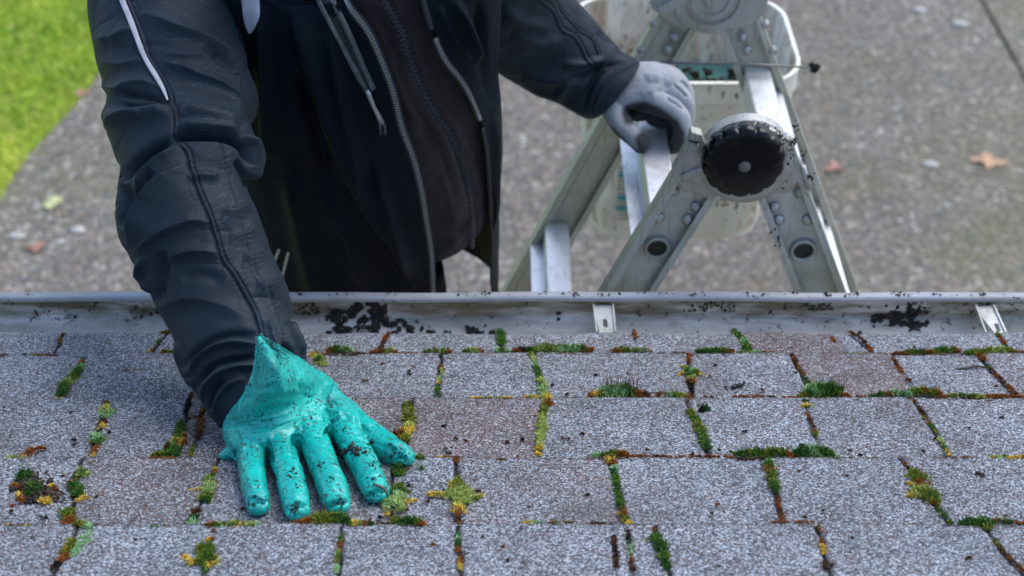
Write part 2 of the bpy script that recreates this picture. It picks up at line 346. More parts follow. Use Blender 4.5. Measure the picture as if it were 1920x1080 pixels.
# moss-filled joint between the slabs
def blades(P, Nn, hgt, wid, col, splay=.5, tipcol=None):
    n = len(P); d = rng.normal(size=(n, 3)) * splay + Nn; d /= np.linalg.norm(d, axis=1)[:, None]
    s = np.cross(d, rng.normal(size=(n, 3))); s /= np.linalg.norm(s, axis=1)[:, None] + 1e-9
    bend = rng.normal(size=(n, 3)) * .35 * splay
    h = hgt[:, None]; wd = wid[:, None] * .5
    A = P - s * wd; B = P + s * wd; Mid = P + d * h * .55; C1 = Mid - s * wd * .8; C2 = Mid + s * wd * .8; T = P + d * h + bend * h
    V = np.stack([A, B, C2, C1, T], 1).reshape(-1, 3); i = np.arange(n) * 5
    Fc = [np.stack([i, i + 1, i + 2], 1), np.stack([i, i + 2, i + 3], 1), np.stack([i + 3, i + 2, i + 4], 1)]
    c = np.repeat(col, 5, 0)
    if tipcol is not None: c[4::5] = tipcol
    return V, np.concatenate(Fc), c
n = 5000; t = rng.random(n) * 8 + 2; P = np.stack([2.664 + (t - 2) * .002 + rng.normal(size=n) * .006, t, np.full(n, GT - .01)], 1)
V, Fc, c = blades(P, np.array([0, 0, 1.]), rng.random(n) * .02 + .008, np.full(n, .006), np.array([.05, .07, .02]) * (.5 + rng.random((n, 1))), .6)
tag(mesh('joint_moss', V, Fc, M['grass'], smooth=False, cols={'Col': c}), 'dark moss growing in the joint of the driveway slabs at right', 'moss', kind='stuff')
# lawn
n = 150000; yy = 2.2 + rng.random(n) * 6.5; ex = np.interp(yy, [e[1] for e in edge], [e[0] for e in edge])
xx = ex - rng.random(n) ** 1.0 * 2.2 + .015 * rng.normal(size=n) + .02; P = np.stack([xx, yy, np.full(n, GZ)], 1)
q = fbm(P * 1.7, 3); q2 = vn(P * 9)
k = np.clip(.5 + .5 * q + .25 * q2, 0, 1)[:, None]
col = (1 - k) * np.array([.36, .58, .04]) + k * np.array([.84, .90, .14]); yel = (rng.random((n, 1)) < .12) * 1.0; col = col * (1 - yel) + yel * np.array([.75, .62, .2]); col *= (.7 + .5 * rng.random((n, 1)))
n_h = .02 + .028 * rng.random(n); n_w = .005 + .006 * rng.random(n)
V, Fc, c = blades(P, np.array([0, 0, 1.]), n_h, n_w, col, .8)
tag(mesh('grass', V, Fc, M['grass'], smooth=False, cols={'Col': c}), 'bright green lawn grass beside the driveway', 'grass', kind='stuff')
# leaves and stones lying on the driveway
def leaf(name, px, py, r, m, label, cat, lobes=5, seed=1, group=None):
    c = PZ(px, py, GT + .004); rs = np.random.default_rng(seed); k = 40; V = [(*c[:2], GT + .018)]
    ph = rs.random() * 6
    for j in range(k):
        a = 2 * math.pi * j / k; rr = r * (.66 + .24 * math.cos(lobes * a + ph) * (1 if lobes > 2 else .2) + .10 * math.sin(2 * a + seed) + .09 * math.sin(11 * a + seed) + .05 * rs.normal())
        V.append((c[0] + rr * math.cos(a) * 1.15, c[1] + rr * math.sin(a) * .95, GT + .006 + .012 * rs.random()))
    V2 = [(x, y, z - .002) for x, y, z in V]
    Fc = [(0, 1 + j, 1 + (j + 1) % k) for j in range(k)] + [(k + 1, k + 2 + (j + 1) % k, k + 2 + j) for j in range(k)] + [(1 + j, k + 2 + j, k + 2 + (j + 1) % k, 1 + (j + 1) % k) for j in range(k)]
    tag(mesh(name, V, Fc, m, smooth=False), label, cat, group)
LG = 'leaves fallen on the driveway'
leaf('fallen_leaf', 1852, 303, .085, M['leaf'], 'tan lobed leaf lying on the driveway right of the ladder', 'leaf', 4, 3, LG)
leaf('fallen_leaf', 98, 382, .062, M['leafp'], 'pale yellow-green leaf lying on the driveway near the lawn edge', 'leaf', 2, 5, LG)
leaf('fallen_leaf', 66, 466, .042, M['leafr'], 'small pinkish leaf lying on the driveway left of the sleeve', 'leaf', 3, 6, LG)
leaf('fallen_leaf', 152, 176, .04, M['leafr'], 'rusty leaf scrap lying at the lawn edge beside the upper sleeve', 'leaf', 3, 9, LG)
leaf('fallen_leaf', 1562, 316, .05, M['leafr'], 'faded brown leaf flattened on the driveway just right of the ladder', 'leaf', 3, 12, LG)
def stone(px, py, r, label, seed):
    mb = MB(); c = PZ(px, py, GT); rs = np.random.default_rng(seed); mb.ball(c + np.array([0, 0, r * .15]), r, (1.2, .8, .35)); mb.V = [tuple(np.array(v) + rs.normal(size=3) * r * .05) for v in mb.V]
    tag(mb.build('pebble', M['pebble'], smooth=True), label, 'stone', 'pale stones on the driveway')
stone(1745, 310, .034, 'pale stone on the driveway left of the tan leaf', 1); stone(1800, 47, .042, 'largest pale stone near the dark driveway joint', 2)
stone(1724, 21, .036, 'white stone at the top of the driveway, left of the largest stone', 3); stone(32, 444, .032, 'white stone on the driveway left of the pink leaf', 4); stone(146, 433, .03, 'pale stone on the driveway between pink leaf and jacket sleeve', 5); stone(112, 455, .022, 'small pale stone just right of the pink leaf', 6)

# ================================================================== HOUSE
house = thing('house', 'house with grey asphalt shingle roof and off-white gutter in the foreground', 'house', (0, -.4, GZ))
rows_px = [668, 753, 865, 990]
def sx(px, py): p = H(px, py); return p[0], p @ DN
S_B = [-1, .079, .2152, .3677, .5098]
while S_B[-1] < 3.6: S_B.append(S_B[-1] + .1435)
J = [  # joints by course, as photo points (top, bottom)
 [((122, 626), (104, 664)), ((318, 628), (278, 668)), ((728, 626), (713, 660)), ((935, 622), (945, 667)), ((1185, 622), (1192, 645)), ((1372, 622), (1408, 667)), ((1562, 632), (1592, 667)), ((1585, 624), (1640, 667)), ((1868, 625), (1892, 667))],
 [((157, 675), (108, 753)), ((828, 672), (820, 753)), ((1000, 670), (1022, 753)), ((1291, 670), (1296, 753)), ((1484, 672), (1530, 753)), ((1670, 670), (1712, 730)), ((1842, 680), (1912, 753)), ((372, 670), (362, 753))],
 [((200, 760), (166, 865)), ((358, 753), (330, 865)), ((382, 770), (358, 865)), ((770, 757), (758, 865)), ((1022, 753), (1008, 865)), ((1285, 757), (1335, 865)), ((1508, 760), (1536, 845)), ((1716, 760), (1790, 865))],
 [((152, 870), (128, 990)), ((410, 870), (358, 990)), ((740, 870), (730, 990)), ((855, 868), (862, 990)), ((1143, 870), (1178, 990)), ((1438, 868), (1470, 990)), ((1692, 870), (1788, 990))],
 [((150, 990), (96, 1085)), ((402, 1000), (385, 1085)), ((642, 998), (634, 1085)), ((858, 995), (864, 1085)), ((1225, 992), (1260, 1085)), ((1150, 1000), (1156, 1085)), ((1175, 1000), (1188, 1085)), ((1532, 992), (1556, 1085)), ((1842, 990), (1924, 1085))]]
JW = {(0, 4): .4, (0, 6): .5, (1, 7): .3, (2, 2): .7, (2, 6): .6, (4, 5): .35, (4, 6): .35, (4, 1): .3, (3, 1): .8, (1, 5): .6}
REDT = {(0, 5): .9, (0, 8): .1, (1, 4): .9, (1, 5): .15, (2, 1): .9, (2, 2): .7, (2, 3): .85, (2, 0): .1, (2, 6): .25, (3, 3): .35, (3, 1): .25, (4, 8): .2, (1, 6): .5, (3, 0): .5}
xs = np.concatenate([np.arange(-6, -1.6, .05), np.arange(-1.6, -.84, .006), np.arange(-.84, .84, .0022), np.arange(.84, 1.6, .006), np.arange(1.6, 6.01, .05)])
ss = [np.arange(-.004, .64, .0023)]
for b in S_B[1:5]: ss.append(np.array([b - .0003, b + .0003, b + .001, b + .0018]))
ss = np.sort(np.concatenate(ss)); far = []
for i in range(5, len(S_B)): far += [S_B[i] - .0005, S_B[i] + .0005, S_B[i] + .07]
ss = np.concatenate([ss, np.array([v for v in far if v > .65])])
X, S = np.meshgrid(xs, ss); x = X.ravel(); s = S.ravel()
ci = np.searchsorted(S_B, s) - 1; ci = np.clip(ci, 0, len(S_B) - 2)
lo = np.array(S_B)[ci]; hi = np.array(S_B)[ci + 1]; lo = np.where(ci == 0, 0, lo)
hgt = np.where(s > lo, .0052 * (1 - np.clip((s - lo) / .1435, 0, 1)), 0)      # each course thins towards the one lapping it
edge_dark = np.exp(-np.clip(s - lo, 0, 1) / .0016) * (ci > 0) * (s > lo) * np.clip(.75 + .6 * vn(np.stack([x * 70, ci * 3.1, x * 0], 1)), .15, 1); crack = np.zeros_like(x); tab = np.zeros(len(x), int)  # dark line along the lower edge of each course
for r, js in enumerate(J):
    m_ = ci == r; jl = []
    for k_, (a, b) in enumerate(js):
        xa, sa = sx(*a); xb, sb = sx(*b); xm = xa + (xb - xa) * np.clip((s[m_] - sa) / (sb - sa), 0, 1)
        xm = xm + .0018 * vn(np.stack([s[m_] * 60, np.full(m_.sum(), r * 9.1 + k_), s[m_] * 0], 1))
        inside = (s[m_] > min(sa, sb) - .003) & (s[m_] < max(sa, sb) + .004); wgt = JW.get((r, k_), 1.0)
        wj = (.0021 + .0006 * vn(np.stack([s[m_] * 40, np.full(m_.sum(), k_ * 5.1), s[m_] * 0 + 3], 1))) * (.6 + .5 * wgt)
        cc = np.exp(-((x[m_] - xm) / wj) ** 4) * inside * wgt
        crack[m_] = np.maximum(crack[m_], cc); jl.append((xm, k_))
    tb = np.full(m_.sum(), -1)
    order = np.argsort([np.mean(j[0]) for j in jl])
    for o_ in order: tb = np.where(x[m_] > jl[o_][0], jl[o_][1], tb)
    tab[m_] = tb
m_ = ci > 4
tw = ((x[m_] + ci[m_] * .117) % .26) / .26; crack[m_] = (np.abs(tw - .5) < .01) * 1.0; tab[m_] = np.floor((x[m_] + ci[m_] * .117) / .26).astype(int)
m_ = (ci <= 4) & (np.abs(x) > .86)
tw = ((np.abs(x[m_]) + ci[m_] * .091) % .19) / .19; crack[m_] = np.maximum(crack[m_], (np.abs(tw - .5) < .035) * .9)
tint = np.zeros_like(x); trand = np.zeros_like(x)
for r in range(5):
    for k_ in range(-1, len(J[r])):
        mm = (ci == r) & (tab == k_); tint[mm] = REDT.get((r, k_), .08); v_ = rng.random(); trand[mm] = v_
butt = np.exp(-np.clip(hi - s, 0, 1) / .004) * (ci < 4)                              # darker strip under the next butt
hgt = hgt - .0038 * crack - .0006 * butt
P3 = np.stack([x * 1.0, s, ci * 3.7], 1)
hgt = hgt + .0012 * fbm(P3 * np.array([9, 9, 1]), 3) + .0009 * (trand - .5) * 2
edge_drop = np.clip((.022 - s) / .022, 0, 1) ** 2 * .006; hgt -= edge_drop
V = np.outer(s, DN) + np.outer(hgt + 0.0, NR); V[:, 0] += x
V[:, 1] += .0015 * vn(np.stack([x * 30, x * 0, x * 0], 1)) * (s < .01)
nx, ns = len(xs), len(ss)
Fc = grid_faces(ns, nx)[:, ::-1]
# turned-down front edge and underside of the sheet
under = V[:nx] + np.array([0, -.004, -.009]); base0 = len(V); V = np.vstack([V, under]); i = np.arange(nx - 1)
Fc = np.vstack([Fc, np.stack([i, i + 1, base0 + i + 1, base0 + i], 1)[:, ::-1]])
ex_ = lambda a, v=0.0: np.concatenate([a, np.full(nx, v)])
roof = mesh('roof', V, Fc, M['shingle'], house, cols={'crack': np.clip(ex_(crack, .5) + ex_(butt * .35) + ex_(edge_dark * .9), 0, 1), 'tint': ex_(tint), 'tone': ex_(np.clip((trand - .5) * .22, 0, 1))})
mb = MB(); e = 3.6
mb.prism([(-6, -.010, -.016), (-6, -.010, -.034), (-6, -e * math.cos(RHO), e * math.sin(RHO) - .05), (-6, -e * math.cos(RHO), e * math.sin(RHO) - .02)],
         [(6, -.010, -.016), (6, -.010, -.034), (6, -e * math.cos(RHO), e * math.sin(RHO) - .05), (6, -e * math.cos(RHO), e * math.sin(RHO) - .02)]); mb.build('roof_deck', M['white'], house)
mb = MB(); mb.box((-6, -.035, -.20), (6, -.012, -.036)); mb.build('fascia', M['white'], house, bevel=.002)
mb = MB(); mb.box((-6, -.42, -.212), (6, -.037, -.198)); mb.build('soffit', M['white'], house)
mb = MB(); mb.box((-6, -3.3, GZ - .1), (6, -.42, -.2)); mb.build('wall', M['wall'], house)
# gutter: one long folded sheet
prof = [(-.010, -.030), (-.010, -.124), (.078, -.127), (.088, -.118), (.094, -.104), (.104, -.090), (.117, -.079), (.1245, -.072), (.1262, -.060), (.1262, -.048), (.1255, -.0445), (.1195, -.0450), (.1175, -.0430), (.1180, -.0385), (.1205, -.0365), (.1300, -.0365), (.1330, -.0385), (.1335, -.0430), (.1310, -.048), (.1290, -.062), (.1285, -.074), (.1200, -.083), (.1075, -.094), (.0975, -.107), (.0915, -.1215), (.080, -.1300), (-.0105, -.1272)]
gx = np.arange(-6, 6.001, .02); gr = dict(zip(range(len(prof)), [0, .3, .8, .9, .4, .35, .6, .95, 1, 1, 1, .3] + [.22] * 5 + [.1] * 12))
V = []; g_ = []
for xg in gx:
    wob = .0006 * math.sin(xg * 9) + .0005 * math.sin(xg * 23 + 1)
    for i_, (py_, pz_) in enumerate(prof): V.append((xg, py_ + wob, pz_ + wob * .6)); g_.append(gr.get(i_, .1))
mesh('gutter', V, grid_faces(len(gx), len(prof)), M['gutter'], house, cols={'grime': np.array(g_), 'lip': np.tile([1.0 if 11 <= q <= 18 else 0.0 for q in range(len(prof))], len(gx))})
auto(bpy.data.objects['gutter'], 30)
bpy.data.objects['gutter'].data.polygons.foreach_set('use_smooth', np.ones(len(bpy.data.objects['gutter'].data.polygons), bool))
def hanger(pts, slot, z=-.05):
    q = [PZ(px_, py_, z) for px_, py_ in pts]; mb = MB(); ctr = PZ(*slot, z)
    # strap with a slotted hole: ring of quads between the outline and the slot
    k = 24; ax = (q[2] + q[3] - q[0] - q[1]) / 2; ax /= np.linalg.norm(ax); sd_ = np.cross([0, 0, 1], ax)
    inn = [ctr + ax * .006 * math.copysign(1, math.cos(a)) + (ax * math.cos(a) + sd_ * math.sin(a)) * .0032 for a in [2 * math.pi * j / k for j in range(k)]]
    out = []
    for p in inn:
        d = (p - ctr)[:2]; d = d / np.linalg.norm(d); best = 1e9
        for j in range(4):
            a_, b_ = q[j][:2], q[(j + 1) % 4][:2]; e_ = b_ - a_; den = d[0] * e_[1] - d[1] * e_[0]
            if abs(den) < 1e-9: continue
            tt = ((a_[0] - ctr[0]) * e_[1] - (a_[1] - ctr[1]) * e_[0]) / den; uu = ((a_[0] - ctr[0]) * d[1] - (a_[1] - ctr[1]) * d[0]) / den
            if tt > 0 and -1e-6 <= uu <= 1 + 1e-6: best = min(best, tt)
        out.append(np.array([ctr[0] + d[0] * best, ctr[1] + d[1] * best, z]))
    V = inn + out + [p - np.array([0, 0, .0015]) for p in inn + out]; Fc = []
    for j in range(k):
        j2 = (j + 1) % k; Fc += [(j, j2, k + j2, k + j), (2 * k + j, 3 * k + j, 3 * k + j2, 2 * k + j2), (k + j, k + j2, 3 * k + j2, 3 * k + j), (j, 2 * k + j, 2 * k + j2, j2)]
    mb.add(V, Fc)
    for a_, b_ in ((q[0], q[3]), (q[1], q[2])): mb.bar(a_ + np.array([0, 0, .001]), b_ + np.array([0, 0, .001]), np.array([.0011, 0, 0]), np.array([0, 0, .0022]))
    mb.build('gutter_hanger', M['hanger'], house)
hanger([(1113, 572), (1149, 572), (1154, 624), (1119, 624)], (1135, 606)); hanger([(1829, 574), (1862, 573), (1886, 626), (1848, 626)], (1870, 614))

# ---- muck in the gutter and specks on its lip
def lumps(pts, r, squash=.6, seed=0):
    rs = np.random.default_rng(seed); Vs = []; Fs = []; nn = 0
    bm = bmesh.new(); bmesh.ops.create_icosphere(bm, subdivisions=1, radius=1); bv = np.array([v.co[:] for v in bm.verts]); bf = np.array([[v.index for v in f.verts] for f in bm.faces]); bm.free()
    for p, rr in zip(pts, r):
        v = bv * (1 + .35 * rs.normal(size=(len(bv), 1))) * rr * (rs.random(3) * .9 + .45)
        a = rs.random(3) * 6.28; ca, sa = math.cos(a[0]), math.sin(a[0]); v = v @ np.array([[ca, sa, 0], [-sa, ca, 0], [0, 0, 1]]); ca, sa = math.cos(a[1]), math.sin(a[1]); v = v @ np.array([[1, 0, 0], [0, ca, sa], [0, -sa, ca]])
        Vs.append(v + p); Fs.append(bf + nn); nn += len(bv)
    return np.vstack(Vs), np.vstack(Fs)
# wall position behind a photo point: march along the gutter's inner front
ipr = prof[3:10]
def gwall(px, py):
    best = None
    for (a, b) in zip(ipr[:-1], ipr[1:]):
        r = ray(px, py); e_ = np.array(b) - np.array(a); A = np.array([[r[1], -e_[0]], [r[2], -e_[1]]]); rhs = np.array([a[0] - CAM[1], a[1] - CAM[2]])
        t_, u_ = np.linalg.solve(A, rhs)
        if -.05 <= u_ <= 1.05: best = CAM + r * t_
    return best if best is not None else PY(px, py, .12)
pts = []; rad = []
def cluster(n_, x0, x1, y0, y1, r0, r1, lean=0):
    for _ in range(int(n_ * 2.1)):
        u_, v_ = random.random(), random.random(); px_ = x0 + (x1 - x0) * u_ + lean * v_; py_ = y0 + (y1 - y0) * v_
        if vn(np.array([[px_ / 11, py_ / 8, 3.3]]))[0] < -.30 + .45 * (abs(u_ - .5) + abs(v_ - .5)): continue
        pts.append(gwall(px_, py_) + np.array([0, -.0008, .0004])); rad.append((r0 + (r1 - r0) * random.random() ** 2.5) * .68)
cluster(700, 645, 725, 563, 602, .0016, .0042); cluster(420, 612, 660, 578, 626, .0012, .0036); cluster(560, 690, 790, 598, 632, .0014, .0044, 8)
cluster(130, 655, 700, 600, 628, .001, .003); cluster(90, 800, 845, 612, 628, .001, .0026); cluster(150, 875, 930, 610, 630, .0014, .004)
cluster(40, 560, 600, 568, 590, .001, .003); cluster(60, 50, 135, 572, 600, .001, .003, 15); cluster(50, 245, 300, 572, 592, .001, .003); cluster(26, 380, 420, 570, 585, .001, .002)
cluster(460, 1625, 1720, 572, 612, .0012, .0040, 10); cluster(80, 1700, 1745, 565, 590, .001, .003); cluster(60, 1705, 1740, 602, 620, .0016, .004); cluster(80, 1500, 1560, 566, 582, .001, .0028); cluster(70, 1290, 1390, 567, 584, .001, .003); cluster(60, 1440, 1480, 566, 590, .001, .003)
cluster(18, 1044, 1052, 586, 600, .002, .0035); cluster(14, 1168, 1186, 595, 612, .001, .003); cluster(10, 1547, 1553, 592, 604, .0015, .0025); cluster(60, 1780, 1920, 566, 590, .001, .0026); cluster(30, 1115, 1150, 566, 576, .001, .003); cluster(40, 1835, 1865, 564, 578, .0015, .0035)
for _ in range(120):
    px_ = random.random() * 1920; pts.append(gwall(px_, random.uniform(566, 622))); rad.append(random.uniform(.0005, .0014))
V, Fc = lumps(pts, rad, seed=3)
tag(mesh('gutter_muck', V, Fc, M['muck'], smooth=True), 'wet black leaf muck smeared along the inside of the gutter', 'muck', kind='stuff')
pts = []; rad = []
for c_, n_, sp_ in ((1700, 14, 14), (1545, 10, 10), (905, 6, 8), (870, 5, 6), (640, 5, 16), (1140, 6, 12), (1310, 7, 14), (1405, 6, 12), (1605, 7, 8), (1840, 7, 12), (1475, 6, 18), (570, 6, 10), (1080, 8, 8), (1060, 5, 5), (1240, 6, 20), (1770, 6, 20), (1015, 5, 10), (740, 4, 20)):
    for _ in range(n_):
        p = PZ(c_ + random.gauss(0, sp_), 552, -.0365); pts.append(np.array([p[0], random.uniform(.121, .131), -.036])); rad.append(random.uniform(.0008, .0022))
V, Fc = lumps(pts, rad, seed=4)
tag(mesh('lip_specks', V, Fc, M['muck'], smooth=True), 'black specks of muck scattered on the gutter lip', 'muck', kind='stuff')

# ================================================================== MOSS
PAL = {'g': (.095, .21, .025), 'd': (.045, .14, .025), 'l': (.46, .54, .15), 'o': (.34, .115, .022), 'y': (.78, .56, .09), 'm': (.36, .58, .28), 'b': (.12, .05, .02), 'k': (.02, .015, .012), 'v': (.22, .25, .03)}
def roofpt(x_, s_, h_): return np.outer(s_, DN) + np.outer(h_, NR) + np.stack([x_, x_ * 0, x_ * 0], 1)
def moss_segments(segs):
    """segs: (x0,y0,x1,y1,w0,w1,colours,height) in photo measurements on the roof"""
    Vs, Fs, Cs = [], [], []; nn = 0
    for (x0, y0, x1, y1, w0, w1, cs, hh) in segs:
        a = np.array(sx(x0, y0)); b = np.array(sx(x1, y1)); ln = np.linalg.norm(b - a); wm = (w0 + w1) / 2 / 1380 
        ax = (b - a) / (ln + 1e-9); nr = np.array([-ax[1], ax[0]]); n_ = int(max(70, ln * wm * 2 * 2.6e6))
        t_ = rng.random(n_); u_ = np.clip(rng.normal(size=n_) * .45, -1.15, 1.15); wv_ = (w0 + (w1 - w0) * t_) / 1380
        ragged = 1 + .55 * vn(np.stack([t_ * ln * 160, np.full(n_, x0 * .37), np.sign(u_) * 2], 1)) + .3 * vn(np.stack([t_ * ln * 500, np.full(n_, x0 * .7), np.sign(u_) * 4], 1))
        endt = np.clip(np.minimum(t_, 1 - t_) * ln / (wm * 1.2 + 1e-6), 0, 1) ** .5
        q_ = a[None] + (b - a)[None] * t_[:, None] + nr[None] * (u_ * wv_ * ragged * (.35 + .65 * endt))[:, None]
        keep = vn(np.stack([q_[:, 0] * 330, q_[:, 1] * 330, q_[:, 0] * 0 + 1], 1)) > -.38; q_ = q_[keep]; t_ = t_[keep]; u_ = u_[keep]; n_ = len(t_)
        pf = q_[:, 0] * 0
        idx = np.clip(((t_ + .06 * rng.normal(size=n_) + .10 * vn(np.stack([q_[:, 0] * 260, q_[:, 1] * 260, pf], 1))) * len(cs)).astype(int), 0, len(cs) - 1)
        edge_ = (np.abs(u_) > .75) & (rng.random(n_) < .35)
        col_ = np.array([PAL[c_] for c_ in cs])[idx]; col_[edge_] = col_[edge_] * .4 + .6 * np.array(PAL['o']); col_ = col_ * (.55 + .9 * rng.random((n_, 1)))
        dome = hh * (1 - np.clip(np.abs(u_), 0, 1) ** 2) * np.clip(np.minimum(t_, 1 - t_) * 5, .3, 1) * (.7 + .4 * vn(np.stack([q_[:, 0] * 200, q_[:, 1] * 200, pf + 5], 1)))
        Pm = roofpt(q_[:, 0], q_[:, 1], dome * rng.random(n_) * .75 + .0030)
        nn_ = NR[None] + (nr[0] * u_ * .8)[:, None] * np.array([1, 0, 0])[None] + (nr[1] * u_ * .8)[:, None] * DN[None]
        V, Fc, c = blades(Pm, nn_, (.25 + .5 * rng.random(n_)) * hh * .5 + .0015, .0008 + .0007 * rng.random(n_), col_, .6, col_ * 1.35)
        Vs.append(V); Fs.append(Fc + nn); Cs.append(c); nn += len(V)
    return np.vstack(Vs), np.vstack(Fs), np.vstack(Cs)
def clump(name, label, segs, stalks=None):
    V, Fc, c = moss_segments(segs)
    if stalks:
        x0, y0, x1, y1, n_, hh = stalks; q_ = np.array([sx(x0 + (x1 - x0) * random.random(), y0 + (y1 - y0) * random.random()) for _ in range(n_)])
        P_ = roofpt(q_[:, 0], q_[:, 1], np.zeros(n_) + .004); V2, F2, c2 = blades(P_, NR, hh * (.6 + .5 * rng.random(n_)), np.full(n_, .0008), np.tile([.16, .06, .03], (n_, 1)), .18)
        Fc = np.vstack([Fc, F2 + len(V)]); V = np.vstack([V, V2]); c = np.vstack([c, c2])
    o = mesh(name, V, Fc, M['moss'], smooth=False, cols={'Col': c}); return tag(o, label, 'moss', 'moss clumps growing on the shingles')
